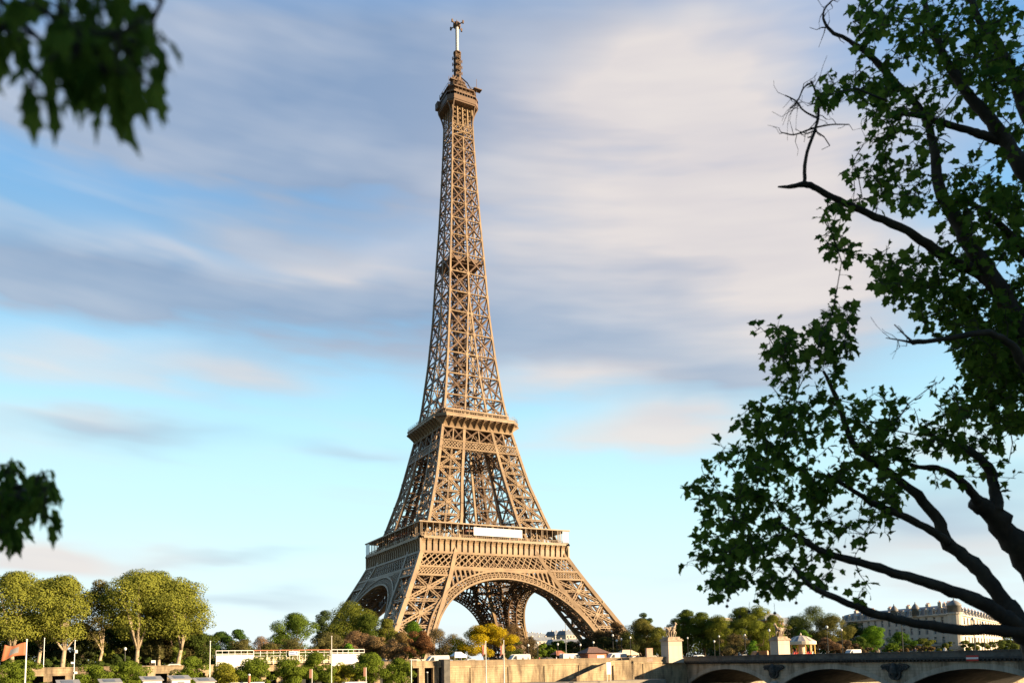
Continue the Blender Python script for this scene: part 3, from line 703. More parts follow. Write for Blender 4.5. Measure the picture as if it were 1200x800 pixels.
for k in range(70):                                   # aerials, dishes' arms, beacons and cages
    t = r_.uniform(0, 6.283); r = r_.uniform(3.2, 7.8); z = 284.1 if r > 4.8 else 288; hgt = r_.uniform(1, 4.2)*(1.2-(r-3)/8)
    x, y = r*math.cos(t), r*math.sin(t); x = max(-7.3, min(7.3, x)); y = max(-7.3, min(7.3, y))
    mb.bar((x, y, z), (x, y, z+hgt), .14, .14); mb.box(x-.3, x+.3, y-.25, y+.25, z+hgt*.4, z+hgt*.4+r_.uniform(.5, 1.2))
for (x, y, z, l) in ((7, -7, 284, 7), (7.9, -4, 283.8, 5.5), (-5, -7, 284, 4.5), (-8, 4, 281, 4), (-6, -3, 286, 5)): mb.bar((x, y, z), (x, y, z+l), .16, .16)
mb.box(5.2, 9.4, -8.2, -5.6, 285.2, 285.6); mb.box(-9.6, -8.2, 3, 6, 277.4, 280.8); mb.box(-7.0, -3.6, -7.4, -5.4, 286.6, 287.2); mb.bar((-5.3, -6.4, 284), (-5.3, -6.4, 289.4), .5, .5); mb.box(4.6, 7.6, 4.6, 7.6, 286.2, 286.8)
mb.build('roof_cabins', IRON_D, tg)
mb = MB()
z = 294.0
while z < 306.8:
    r = 1.25
    for sx, sy in SG: mb.bar((sx*r, sy*r, z), (sx*r, sy*r, z+1.6), .3, .3)
    for a, b in (((-r, -r), (r, -r)), ((r, -r), (r, r)), ((r, r), (-r, r)), ((-r, r), (-r, -r))): mb.bar((*a, z), (*b, z+1.6), .2, .2); mb.bar((*b, z), (*a, z+1.6), .2, .2); mb.bar((*a, z), (*b, z), .2, .2)
    if int(z) % 3 == 0:
        mb.ring([(1.9, z), (1.9, z+.25)], n=8)
        for q in range(4): t = q*math.pi/2; mb.bar((1.2*math.cos(t), 1.2*math.sin(t), z), (2.7*math.cos(t), 2.7*math.sin(t), z), .2, .2); mb.box(2.5*math.cos(t)-.2, 2.5*math.cos(t)+.2, 2.5*math.sin(t)-.2, 2.5*math.sin(t)+.2, z-.8, z+.8)
    z += 1.6
mb.ring([(.8, 294), (.8, 307)], n=8); mb.ring([(2.0, 306.9), (2.0, 307.4)], n=10)
mast = mb.build('mast', IRON_D, tower)
mb = MB(); mb.ring([(.72, 307.4), (.72, 321.3)], n=12, ph=.2)
for z in np.arange(308, 321, .9): mb.ring([(.84, z), (.84, z+.35)], n=12)
mb.build('antenna_tube', TUBE, mast)
mb = MB(); mb.ring([(1.7, 321.3), (1.9, 321.7), (1.9, 323), (1.0, 323.6)], n=12)
for q in range(4):
    t = q*math.pi/2+.5; mb.bar((1.5*math.cos(t), 1.5*math.sin(t), 322.3), (4.0*math.cos(t), 4.0*math.sin(t), 322.2), .35, .35); mb.box(3.8*math.cos(t)-.35, 3.8*math.cos(t)+.35, 3.8*math.sin(t)-.35, 3.8*math.sin(t)+.35, 321.5, 323)
mb.bar((0, 0, 323), (0, 0, 325.2), .25, .25); mb.build('antenna_head', IRON_D, mast)

# ------------------------------------------------------------------ foliage generators
def leaf_quads(P, Nn, size, r):
    """numpy: one bent leaf clump (two triangles) per point, facing Nn"""
    n = len(P); a = r.normal(size=(n, 3)); u = np.cross(Nn, a); u /= np.linalg.norm(u, axis=1)[:, None]+1e-9; v = np.cross(Nn, u)
    s = size*(r.uniform(.6, 1.35, n))[:, None]; w = s*r.uniform(.45, .8, n)[:, None]
    V = np.stack([P-u*s*.5, P+v*w*.5+Nn*s*.08, P+u*s*.5, P-v*w*.5-Nn*s*.05], 1).reshape(-1, 3)
    return V
def quads_mesh(name, V, m):
    n = len(V)//4; me = bpy.data.meshes.new(name); me.vertices.add(len(V)); me.vertices.foreach_set('co', V.astype(np.float32).ravel())
    me.loops.add(4*n); me.loops.foreach_set('vertex_index', np.arange(4*n, dtype=np.int32)); me.polygons.add(n)
    me.polygons.foreach_set('loop_start', np.arange(0, 4*n, 4, dtype=np.int32)); 
    try: me.polygons.foreach_set('loop_total', np.full(n, 4, dtype=np.int32))
    except Exception: pass
    me.materials.append(m); me.update(calc_edges=True); return me
def crown_points(w, d, h, n, nb, r, shape='round', rag=.35):
    """points near the skins of many lobes spread through an egg-shaped crown; origin at the crown's bottom centre"""
    C = []; Rb = []; base = min(w, d, h*1.1)/2; nb = int(nb*1.25*max(1, (h/w))**.7)
    for k in range(nb):
        t = r.uniform(0, 6.283); z = r.uniform(.02, 1)**(.8 if shape != 'bush' else .7); rad = base*r.uniform(.17, .40)
        if shape == 'dome': prof = (1-max(0, (z-.3)/.7)**2.4)**.5 if z > .3 else .8+.2*z/.3
        elif shape == 'bush': prof = (1-max(0, (z-.45)/.55)**2.6)**.5 if z > .45 else .9+.1*z
        else: prof = math.sqrt(max(.0, 1-abs((z-.42)/.58)**2.3)) if z > .42 else .45+.55*math.sin(math.pi/2*z/.42)
        q = r.uniform(0, 1)**.5; prof *= r.uniform(.66, 1.22)
        C.append([max(0, w/2*prof-rad*.8)*q*math.cos(t), max(0, d/2*prof-rad*.8)*q*math.sin(t), rad*.75+z*(h-rad*1.75)]); Rb.append(rad)
    C.append([r.normal(0, w*.08), 0, h-base*.3]); Rb.append(base*.3)
    C = np.array(C); Rb = np.array(Rb); nb = len(Rb)
    wts = Rb**2; idx = r.choice(nb, n, p=wts/wts.sum())
    dr = r.normal(size=(n, 3)); dr /= np.linalg.norm(dr, axis=1)[:, None]
    rr = Rb[idx]*(1-np.abs(r.normal(0, rag*.5, n)))*r.uniform(.9, 1.1, n)
    P = C[idx]+dr*rr[:, None]*np.array([1.15, 1.15, .72])
    Nn = dr*1.3+r.normal(0, .26, (n, 3))+np.array([0, 0, .3]); Nn /= np.linalg.norm(Nn, axis=1)[:, None]
    P[:, 2] = np.maximum(P[:, 2], .05)
    return P, Nn, C
def make_tree(name, base, height, width, label, cat='tree', group=None, crown_from=.25, color=(.1, .12, .03), shape='round', n=None, leaf=.5, nb=26, trunk_r=None, bark=None, seed=0, density=1.0, fork=None, rag=.35, depth=None):
    r = np.random.default_rng(1000+seed); root = empty(name, base, label, cat, group)
    cb = height*crown_from; ch = height-cb; depth = depth or width*.9
    leaf *= .74; n = n or int(density*1.55*math.pi*((width+ch)/2)**2/(leaf*leaf*.45)); n = min(n, 30000)
    P, Nn, C = crown_points(width, depth, ch, n, nb, r, shape, rag)
    P[:, 2] += cb; C[:, 2] += cb
    me = quads_mesh('crown', leaf_quads(P, Nn, leaf, r), LEAF_F); o = bpy.data.objects.new('crown', me); COL.objects.link(o); o.parent = root; o.color = (*color, 1)
    tr = trunk_r or max(.12, height*.018); mb = MB()
    fk = fork or (cb*1.05 if cb > .5 else height*.3)
    lean = r.normal(0, .02, 2)*height
    mb.tube([(0, 0, -.3), (lean[0]*.3, lean[1]*.3, fk*.5), (lean[0], lean[1], fk)], [tr*1.35, tr, tr*.85])
    for k in range(min(nb, 9)):
        c = C[r.integers(len(C))]; s = np.array([lean[0], lean[1], fk]); mid = s+(c-s)*.5+np.array([0, 0, .08*height])*r.uniform(-.3, .6)
        mb.tube([s-(0, 0, .2), mid, c], [tr*.62, tr*.36, tr*.1], 6)
    mb.build('trunk', bark or BARK_M, root, True)
    return root
def foot_X(u, X, z): r = ray(u, 770); t = (X-CAM[0])/r[0]; return np.array([X, CAM[1]+r[1]*t, z])

# ------------------------------------------------------------------ quay wall, bridge and stairs
XL, XE = -420.0, foot(524, QY, 0)[0]                   # open gallery left of XE, solid wall right of it
wall = empty('quay_wall', (-110, QY, QZ), 'long pale stone river wall with square openings at its left half below the street', 'quay wall')
def wl(mb, name, m): mb.v = [(x+110, y-QY, z-QZ) for x, y, z in mb.v]; return mb.build(name, m, wall)
mb = MB(); mb.box(XE, -17.6, QY, QY+1.2, -4, 6.0); mb.box(XE-.2, -17.6, QY-.12, QY+1.1, 5.55, 5.8)
for k in range(6): x = XE+6+k*9.5; mb.box(x-.45, x+.45, QY-.18, QY, -4, 5.5)
wl(mb, 'wall_face', STONE)
mb = MB(); mb.box(XE+.1, -23.8, QY+.1, QY+.75, 6.0, 6.95); mb.box(XE, -23.8, QY, QY+.85, 6.95, 7.15); wl(mb, 'parapet', STONE_Q)
mb = MB(); mb.box(XL, XE-1.4, QY, QY+1.2, 5.7, 6.1); mb.box(XL, XE-1.4, QY+.15, QY+.8, 6.1, 7.0); mb.box(XL, XE-1.4, QY+.05, QY+.9, 7.0, 7.18); mb.box(XL, XE-1.4, QY+.9, QY+1.2, 6.1, 6.3); wl(mb, 'lintel', STONE)
px_ = XE-2.6; 
while px_ > XL:
    mb = MB()
    if px_ > -260 and px_ < XE: mb.box(px_-.65, px_+.65, QY+.05, QY+1.1, QZ-.2, 5.7); wl(mb, 'pillar', STONE)
    px_ -= 3.35
mb = MB(); mb.box(XE-1.4, XE, QY-1.6, QY+1.3, QZ-.2, 7.2); mb.box(XE-1.5, XE+.1, QY-1.7, QY+1.3, 7.2, 7.45); wl(mb, 'buttress', STONE_D)  # dark stone carries the shadow the buttress stands in
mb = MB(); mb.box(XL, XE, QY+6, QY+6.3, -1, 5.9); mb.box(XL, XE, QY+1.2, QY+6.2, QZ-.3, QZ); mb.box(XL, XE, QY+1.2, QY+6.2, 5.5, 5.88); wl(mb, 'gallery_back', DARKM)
# the ground is cut back behind the open gallery: the embankment starts at its back wall
st = empty('stone_stairs', (-48, QY-2, QZ), 'stone stairs rising rightwards along the river wall to the street', 'stairs')
mb = MB(); n = 20; xa, xb = foot(672, QY-2, 0)[0], foot(714, QY-2, 0)[0]
for k in range(n): x0 = xa+(xb-xa)*k/n; z = QZ+(5.9-QZ)*(k+1)/n; mb.box(x0, x0+(xb-xa)/n, QY-3.4, QY-.2, QZ-.1, z)
mb.v = [(x+48, y-QY+2, z-QZ) for x, y, z in mb.v]; mb.build('flight', STONE, st)
mb = MB(); mb.prism([(xa+48, 0-.2), (xb+48, 3.5), (xb+48, 4.7), (xa+48-.3, 1.0), (xa+48-.3, -.2)], -1.7, -1.35); mb.build('side_parapet', STONE, st)
mb = MB(); mb.box(xb+48, xb+48+6, -1.4, 1.8, -.2, 3.6); mb.box(xb+48, xb+48+6, -1.7, -1.35, -.2, 4.6); mb.box(xb+53, xb+53.4, -1.35, 1.8, 3.6, 5.2); mb.build('landing', STONE, st)

RINGM = stone_mat('arch ring stone', (.50, .45, .36), (.2, .18, .14), .9, 3, .5)
br = empty('stone_bridge', (-17.5, QY, QZ), 'low grey stone arch bridge with dark parapet at the right', 'bridge')
def bl(mb, name, m, **k): mb.v = [(x+17.5, y-QY, z-QZ) for x, y, z in mb.v]; return mb.build(name, m, br, **k)
SP = 28.0; PW = 3.0; y0 = QY-.5
spans = [(y0-SP-k*(SP+PW), y0-k*(SP+PW)) for k in range(5)]
zs_, zc_ = .2, 3.9; rise = zc_-zs_; Rr = (SP*SP/4+rise*rise)/(2*rise)
def under(y, a, b): c = (a+b)/2; return zc_-Rr+math.sqrt(Rr*Rr-(y-c)**2)
yend = spans[-1][0]-4
mb = MB()
for X0, X1 in ((-17.5, -16.9), (16.9, 17.5)):
    for a, b in spans:
        m = 24
        ys = [a+(b-a)*k/m for k in range(m+1)]
        for ya, yb in zip(ys[:-1], ys[1:]):
            za, zb = under(ya, a, b), under(yb, a, b)
            mb.add([(X0, ya, za), (X0, yb, zb), (X0, yb, 5.2), (X0, ya, 5.2), (X1, ya, za), (X1, yb, zb), (X1, yb, 5.2), (X1, ya, 5.2)], [(0, 1, 2, 3), (7, 6, 5, 4), (0, 4, 5, 1)])
    for a, b in zip([s[0]-PW for s in spans], [s[0] for s in spans]): mb.box(X0, X1, a, b, -5, 5.2)
    mb.box(X0, X1, y0, QY+2, -5, 5.2); 
mb.box(-16.9, 16.9, y0+.01, QY+2, -5, 5.0)
bl(mb, 'spandrel_wall', STONE_B)
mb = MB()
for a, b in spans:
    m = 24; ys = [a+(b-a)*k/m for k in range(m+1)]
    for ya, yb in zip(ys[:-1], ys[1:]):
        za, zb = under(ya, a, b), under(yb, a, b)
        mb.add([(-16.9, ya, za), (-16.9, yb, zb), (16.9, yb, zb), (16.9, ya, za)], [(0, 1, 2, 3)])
bl(mb, 'vault', mat('vault stone with painted shade', (.07, .062, .05), .95, 0, (.5, (.035, .032, .028), .4, .6)))  # near-black colour stands for the shade under the arches
mb = MB()
for a, b in spans:                                    # raised voussoir ring on the near face
    mb = MB(); m = 30
    for k in range(m):
        ya, yb = a+(b-a)*k/m, a+(b-a)*(k+1)/m; za, zb = under(ya, a, b), under(yb, a, b)
        mb.add([(-17.62, ya, za), (-17.62, yb, zb), (-17.62, yb, zb+1.0), (-17.62, ya, za+1.0), (-17.5, ya, za), (-17.5, yb, zb), (-17.5, yb, zb+1.0), (-17.5, ya, za+1.0)], [(0, 3, 2, 1), (0, 1, 5, 4), (3, 7, 6, 2)])
    bl(mb, 'arch_ring', RINGM)
for a, b in spans[:4]:
    mb = MB(); yc = a-PW/2
    mb.ring([(1.9, -5), (1.9, 0.0), (2.2, .1), (2.2, .5), (.4, 1.3)], cx=-17.5, cy=yc, n=18); mb.box(-16.8, 16.8, a-PW, a, -5, 3.6); mb.ring([(1.9, -5), (1.9, 0.0), (.4, 1.1)], cx=17.5, cy=yc, n=14); bl(mb, 'pier', STONE_B)
    e = MB()                                          # carved eagle in a wreath
    for s in (-1, 1):
        e.prism([(yc+s*.3, 4.7), (yc+s*1.2, 4.95), (yc+s*2.7, 4.7), (yc+s*3.1, 4.3), (yc+s*2.6, 3.95), (yc+s*1.9, 3.9), (yc+s*1.4, 3.3), (yc+s*.9, 3.2), (yc+s*.4, 2.5)][::s], -18.0, -17.4, 'x')
        for q in range(5): e.bar((-18.05, yc+s*(.8+q*.42), 4.6-q*.04), (-18.1, yc+s*(.9+q*.42), 3.7-(.2 if q < 2 else 0)), .22, .2)
    e.tube([(-17.9, yc, 2.2), (-18.1, yc, 3.2), (-18.15, yc, 4.2), (-18.1, yc, 4.9), (-18.15, yc+.25, 5.05)], [.35, .7, .65, .35, .1], 10)
    for q in range(12): t0, t1 = q*math.pi/6, (q+1)*math.pi/6; e.bar((-17.85, yc+1.15*math.cos(t0), 2.9+.95*math.sin(t0)), (-17.85, yc+1.15*math.cos(t1), 2.9+.95*math.sin(t1)), .42, .4)
    bl(e, 'eagle_relief', CARVE)
mb = MB()
for s in (-1, 1):
    xa, xb = sorted((s*17.3, s*18.35)); mb.box(xa, xb, yend, QY+1.0, 5.62, 5.98); xa, xb = sorted((s*17.3, s*17.9)); mb.box(xa, xb, yend, QY+1.0, 5.2, 5.62)
y = yend+.3
while y < QY: mb.box(-18.2, -17.9, y, y+.32, 5.3, 5.62); y += .75
bl(mb, 'cornice', CARVE)
for s in (-1, 1):
    mb = MB(); xa, xb = sorted((s*17.55, s*18.05)); mb.box(xa, xb, yend, QY+1.0, 5.98, 6.95); xa, xb = sorted((s*17.45, s*18.2)); mb.box(xa, xb, yend, QY+1.0, 6.95, 7.12)
    bl(mb, 'parapet', STONE_D)
mb = MB(); mb.box(-17.3, 17.3, yend, QY+4, 5.2, 5.9); bl(mb, 'deck', ASPH)
mb = MB()
for s in (-1, 1): xa, xb = sorted((s*13, s*17.4)); mb.box(xa, xb, yend, QY+3.8, 5.85, 6.1)
bl(mb, 'footway', PAVE)
sg = foot_X(1139.5, -18.35, 5.75)
nv = empty('navigation_sign', sg, 'red and white striped navigation board hanging on the bridge side', 'sign')
mb = MB(); mb.box(-.06, 0, -1.1, 1.1, -.5, .5); mb.build('board', RED, nv); mb = MB(); mb.box(-.09, -.06, -1.1, 1.1, -.16, .16); mb.build('stripe', WHITE, nv)

# ------------------------------------------------------------------ figures grown on skeletons
def skin(name, joints, edges, m, parent=None, loc=None, sub=1):
    me = bpy.data.meshes.new(name+' skeleton'); me.from_pydata([j[:3] for j in joints], edges, [])
    o = bpy.data.objects.new(name, me); COL.objects.link(o)
    md = o.modifiers.new('s', 'SKIN'); md.use_smooth_shade = True
    for i, j in enumerate(joints):
        v = me.skin_vertices[0].data[i]; rr = j[3] if hasattr(j[3], '__len__') else (j[3], j[3]); v.radius = rr
    me.skin_vertices[0].data[0].use_root = True
    md2 = o.modifiers.new('b', 'SUBSURF'); md2.levels = sub; md2.render_levels = sub
    dg = bpy.context.evaluated_depsgraph_get(); nm = bpy.data.meshes.new_from_object(o.evaluated_get(dg)); nm.name = name
    bpy.data.objects.remove(o); nm.materials.clear(); nm.materials.append(m)
    for p in nm.polygons: p.use_smooth = True
    o = bpy.data.objects.new(name, nm); COL.objects.link(o)
    if parent: o.parent = parent
    if loc is not None: o.location = tuple(loc)
    return o
def person_mesh(step=.25, arm=.25):
    J = [(0, 0, .95, (.17, .12)), (0, 0, 1.2, (.16, .11)), (0, 0, 1.42, (.2, .11)), (0, 0, 1.54, .06), (0, .01, 1.66, (.085, .1)), (0, 0, 1.76, .07),
         (-.1, 0, .88, .095), (-.11, step*.5, .5, .065), (-.11, step*.3-.02, .09, .045), (-.11, step*.3+.12, .04, .04),
         (.1, 0, .88, .095), (.11, -step*.3, .5, .065), (.11, -step*.9, .1, .045), (.11, -step*.9+.12, .05, .04),
         (-.22, 0, 1.4, .06), (-.27, -arm*.3, 1.12, .045), (-.26, arm*.1, .86, .035), (.22, 0, 1.4, .06), (.27, arm*.3, 1.12, .045), (.26, arm, .9, .035)]
    E_ = [(0, 1), (1, 2), (2, 3), (3, 4), (4, 5), (0, 6), (6, 7), (7, 8), (8, 9), (0, 10), (10, 11), (11, 12), (12, 13), (2, 14), (14, 15), (15, 16), (2, 17), (17, 18), (18, 19)]
    return J, E_
def dress(m_top, m_leg, step, nm):
    J, E_ = person_mesh(step); o = skin('person', J, E_, m_top); me = o.data
    me.materials.append(m_leg); me.materials.append(SKIN); me.materials.append(DARKM)
    for p in me.polygons:
        z = p.center.z; p.material_index = 1 if z < .93 else (3 if z > 1.72 or (z > 1.6 and p.center.y < -.03) else (2 if z > 1.5 or (abs(p.center.x) > .2 and z < .95) else 0))
    bpy.data.objects.remove(o); return me
PM = [dress(CLOTH[0], CLOTH[1], .35, ''), dress(CLOTH[1], CLOTH[4], .2, ''), dress(CLOTH[3], CLOTH[2], .3, ''), dress(CLOTH[2], CLOTH[2], .1, ''), dress(CLOTH[4], CLOTH[1], .3, '')]
def person(u, Y, z, k, rz, label, group='pedestrians on the quay street', X=None):
    p = foot(u, Y, z) if X is None else foot_X(u, X, z)
    o = bpy.data.objects.new('person', PM[k]); COL.objects.link(o); o.location = tuple(p); o.rotation_euler = (0, 0, rz); return tag(o, label, 'person', group)
person(546.5, -172.2, GZ+.05, 1, 1.4, 'person in dark top walking below the yellow tree', X=None)
for u, k, rz, lb in ((605, 3, .3, 'person in black by the white vans, just right of the second flagpole'), (613, 4, 2, 'person in beige top walking behind the parapet under the tower arch'),
                     (619, 1, 1.2, 'person in navy top left of the pale lamp post under the arch'), (632, 2, 4, 'person in red top behind the river wall parapet'), (641, 3, 0, 'person dressed in black standing by the crowd of vans'),
                     (652, 0, 1.0, 'person in white top standing left of the tall mast'), (668, 4, 3, 'person in beige top walking just left of the hip roofed kiosk'), (674, 1, 5, 'person in navy top close to the kiosk wall')):
    person(u, -173.0, GZ+.05, k, rz, lb)
person(1108, 0, 6.1, 0, 2, 'person in white top crossing the bridge behind the parapet', 'pedestrians on the bridge', X=-15)
person(1030, 0, 6.1, 4, 2.5, 'person in beige top walking on the bridge left of the person in white', 'pedestrians on the bridge', X=-15)
person(1073, 0, 6.1, 1, 5.5, 'person in navy top leaning along the bridge parapet', 'pedestrians on the bridge', X=-15.5)

# horse and warrior statues on pedestals
def statue(x, y, flip, label_s, label_p):
    pd = empty('pedestal', (x, y, GZ), label_p, 'pedestal', 'statue pedestals at the bridge head')
    mb = MB(); mb.box(-2.4, 2.4, -1.7, 1.7, -.3, .9); mb.box(-2.2, 2.2, -1.5, 1.5, .9, 5.2); mb.build('block', STONE_P, pd)
    mb = MB(); mb.box(-2.5, 2.5, -1.8, 1.8, 5.2, 5.5); mb.box(-2.3, 2.3, -1.6, 1.6, 5.5, 5.8); mb.box(-1.9, 1.9, -1.2, 1.2, 5.8, 6.15); mb.build('cap', STATUE, pd)
    r = empty('horse_statue', (x, y, GZ+6.15), label_s, 'statue', 'stone horse statues at the bridge head'); r.scale = (flip*1.12, 1.12, 1.12)
    Jh = [(-.2, 0, 2.0, (.52, .42)), (.55, 0, 2.05, (.5, .42)), (1.0, 0, 2.35, (.42, .3)), (1.25, 0, 2.9, (.34, .2)), (1.35, 0, 3.35, (.25, .17)), (1.65, 0, 3.15, (.17, .12)), (1.85, 0, 2.9, .11),
          (-.9, 0, 2.05, (.5, .42)), (-1.3, 0, 2.1, .16), (-1.65, 0, 2.35, .14), (-1.95, 0, 2.0, .12), (-1.9, 0, 1.5, .06),
          (-.95, .25, 1.4, .25), (-1.2, .25, .85, .13), (-1.05, .25, .1, .12), (-.85, -.25, 1.4, .25), (-.95, -.25, .85, .13), (-.75, -.25, .1, .12),
          (.8, .25, 1.4, .2), (.85, .25, .8, .12), (.8, .25, .1, .12), (.85, -.25, 1.45, .2), (1.25, -.25, 1.2, .12), (1.2, -.25, .65, .11),
          (1.3, .08, 3.6, .06), (1.15, 0, 3.2, (.2, .08))]
    Eh = [(0, 1), (1, 2), (2, 3), (3, 4), (4, 5), (5, 6), (0, 7), (7, 8), (8, 9), (9, 10), (10, 11), (7, 12), (12, 13), (13, 14), (7, 15), (15, 16), (16, 17), (1, 18), (18, 19), (19, 20), (1, 21), (21, 22), (22, 23), (4, 24), (4, 25)]
    skin('horse', Jh, Eh, STATUE, r)
    Jw = [(0, 0, 1.1, (.24, .18)), (0, 0, 1.5, (.22, .16)), (0, 0, 1.8, (.3, .17)), (0, 0, 1.98, .09), (.03, 0, 2.2, .15), (0, 0, 2.38, .13), (-.14, 0, .95, .16), (-.16, .12, .5, .1), (-.18, 0, .08, .08), (-.1, .0, .04, .07),
          (.14, 0, .95, .16), (.2, -.1, .5, .1), (.22, -.2, .08, .08), (.33, -.2, .05, .06), (-.32, 0, 1.75, .1), (-.45, -.15, 1.4, .08), (-.3, -.4, 1.25, .06), (.32, 0, 1.75, .1), (.6, .1, 1.95, .08), (.9, .3, 2.3, .06)]
    Ew = person_mesh()[1]
    skin('warrior', Jw, Ew, STATUE, r, (.25, -.72, 0))
    mb = MB(); mb.box(-1.5, 1.6, -1.1, .7, -.02, .12); mb.tube([(-.1, .1, .1), (-.1, .1, .8), (0, .1, 1.7)], [.35, .28, .2]); mb.build('plinth', STATUE, r)
pA = (foot(784, -177, 0)[0]+2.2, -175.5); pB = (foot(913, -177, 0)[0]+2.2, -175.5)
statue(pA[0], pA[1], 1, 'weathered stone horse facing right with warrior beside it, left one of the bridge head', 'pale square pedestal under the left horse statue at the bridge corner')
statue(pB[0], pB[1], -1, 'weathered stone horse facing left with warrior, standing in front of the carousel', 'pale square pedestal beside the carousel carrying the right horse statue')

# ------------------------------------------------------------------ lamps, poles, signs
def lamp(p, h, label, group='globe lamps on the bridge', arm=False):
    r = empty('street_lamp', p, label, 'street lamp', group)
    mb = MB(); mb.ring([(.2, 0), (.2, .5), (.1, .7), (.075, h-.5), (.1, h-.35), (.14, h-.3)], n=8); mb.build('post', DARKM if not arm else GREYM, r)
    mb = MB(); mb.ring([(.05, h-.3), (.24, h-.15), (.28, h+.1), (.2, h+.3), (.04, h+.38)], n=10); mb.build('lantern', GLOBE, r, True)
LB = [(903, 'second from the right pedestal, just left of it'), (971, 'right of the carousel canopy'), (1059, 'in front of the far shaded facade'), (1143.5, 'under the thick bare limb at the right')]
for u, t in LB: lamp(foot_X(u, -14.5, 6.1), 6.6, 'near bridge lamp with dark post, '+t)
for u, t in ((806.5, 'just right of the left horse statue'), (874, 'left of the brown shrub'), (843.6, 'the taller of a close pair above the first arch'), (988, 'close right of the lamp beside the carousel'), (1155, 'rightmost in front of the sunlit facade')): lamp(foot_X(u, 14.5, 6.1), 6.9, 'far bridge lamp with dark post, '+t)
lamp(foot(838, -168, GZ), 5.2, 'short dark globe lamp standing behind the bridge above the first arch', 'globe lamps on the quay street')
for u, h, t in ((619.5, 4.6, 'thin and leftmost of those under the tower arch'), (630.3, 5.2, 'plain pale post, second under the tower arch'), (654, 4.8, 'in front of the green trees under the arch'), (680.5, 4.6, 'at the left corner of the kiosk'),
                (696, 5.2, 'directly behind the kiosk roof'), (719, 7, 'tallest, right of the kiosk'), (723.5, 5.6, 'close right of the tallest lamp by the kiosk'), (729, 6, 'left of the dark tree by the left statue'), (739.5, 6.4, 'below the dark tree left of the stone slab'), (146.3, 4.6, 'small, left of the forked pale trunk')):
    lamp(foot(u, -166, GZ), h, 'slim quay street lamp, '+t, 'globe lamps on the quay street')
def mast(u, vtop, Y, z0, label, m=POLE, r=.09, group='poles along the river'):
    p = foot(u, Y, z0); h = top_z(u, vtop, Y)-z0; o = empty('pole', p, label, 'pole', group)
    mb = MB(); mb.ring([(r*1.5, 0), (r, h*.3), (r*.7, h)], n=8); mb.build('shaft', m, o); mb = MB(); mb.ring([(.03, h), (.13, h+.06), (.13, h+.16), (.03, h+.25)], n=8); mb.build('finial', m, o); return o, h, p
f1 = mast(30.3, 750, -200, QZ, 'white flagpole at far left flying the orange flag', WPAINT, .11)
for u, vt, Y, lb in ((87, 751, -196, 'grey pole with small fittings left of the second round tree'), (246, 752, -197, 'thin pale pole standing at the left end of the white hoarding'), (388.5, 746, -197, 'thin pale pole in front of the right white hoarding'),
                     (663.7, 731, -170, 'tall thin mast under the right side of the tower arch'), (51, 748, -166, 'dull grey pole in the shade between two plane trunks')):
    o, h, p = mast(u, vt, Y, QZ if Y < -180 else GZ, lb, GREYM if u in (87, 51, 663.7) else POLE)
    if u == 87:
        mb = MB(); pass
        for q in ((.05, .5, h*.45, .35), (-.45, -.05, h*.62, .3), (.05, .42, h*.8, .5)): mb = MB(); mb.box(q[0], q[1], -.2, .2, q[2], q[2]+q[3]); mb.build('fitting', WPAINT, o)
def cloth_flag(name, p, w, h, m, label, drape, rz, m2=None):
    mb = MB(); nx, nz_ = 10, 8; vs = []
    for i in range(nx+1):
        for j in range(nz_+1):
            s, t = i/nx, j/nz_; a = drape*s
            x = -w*s*(1-.25*drape*t); z = h*(t-.0)-drape*s*h*.55+.18*h*math.sin(s*5+t*2)*s; y = .22*math.sin(s*9+t*1.5)*s*(1-.2*t)
            vs.append((x, y, z))
    fs = [(i*(nz_+1)+j, (i+1)*(nz_+1)+j, (i+1)*(nz_+1)+j+1, i*(nz_+1)+j+1) for i in range(nx) for j in range(nz_)]
    mb.add(vs, fs)
    if m2: mb.m = [1 if (3 <= i <= 6 and 2 <= j <= 5) else 0 for i in range(nx) for j in range(nz_)]
    o = mb.build(name, [m, m2] if m2 else m, None, True, p); o.rotation_euler = (0, 0, rz); sd = o.modifiers.new('thick', 'SOLIDIFY'); sd.thickness = .02
    return tag(o, label, 'flag', 'flags at the riverside')
p = f1[2]; cloth_flag('flag', (p[0]-.12, p[1], top_z(30, 767, -200)), 3.1, 1.9, ORANGE, 'orange red flag with grey centre flying left from the white flagpole', .55, -.1, GREYM)
for u, lb in ((569.5, 'left'), (590.6, 'right')):
    o, h, p = mast(u, 752 if u < 580 else 751, -202, QZ, 'slim white flagpole in front of the sunlit wall, the %s of two' % lb, WPAINT, .09)
    cloth_flag('flag', (p[0]-.1, p[1], top_z(u, 766, -202)), .75, 1.9, PINK, 'faded pink flag hanging limp on the %s of the two slim flagpoles' % lb, .25, .1)
def panel(u, v0, v1, w, Y, m, label, name='banner_sign', cat='sign', legs=1, group=None, z0=None, th=.12):
    p = foot(u, Y, QZ if z0 is None else z0); za, zb = top_z(u, v1, Y)-p[2], top_z(u, v0, Y)-p[2]; o = empty(name, p, label, cat, group)
    mb = MB(); mb.box(-w/2, w/2, -th/2, th/2, za, zb); mb.build('panel', m, o)
    for k in range(legs): mb = MB(); x = 0 if legs == 1 else (k-.5)*w*.8; x = w/2+.05 if legs == 1 else x; mb.bar((x, 0, 0), (x, 0, zb if legs == 1 else za), .1, .1); mb.build('post', POLE, o)
    return o
panel(364, 783.5, 794, .45, -201, BROWN, 'narrow brown banner sign on a pole, left of the two before the bushes', group='brown banner signs'); panel(427.3, 781.5, 792, .45, -201, BROWN, 'narrow brown banner sign on a pole, right of the two before the bushes', group='brown banner signs')
panel(713, 775.5, 789.5, 1.15, -190, WPAINT, 'blank white information panel on two legs before the stairs', legs=2)
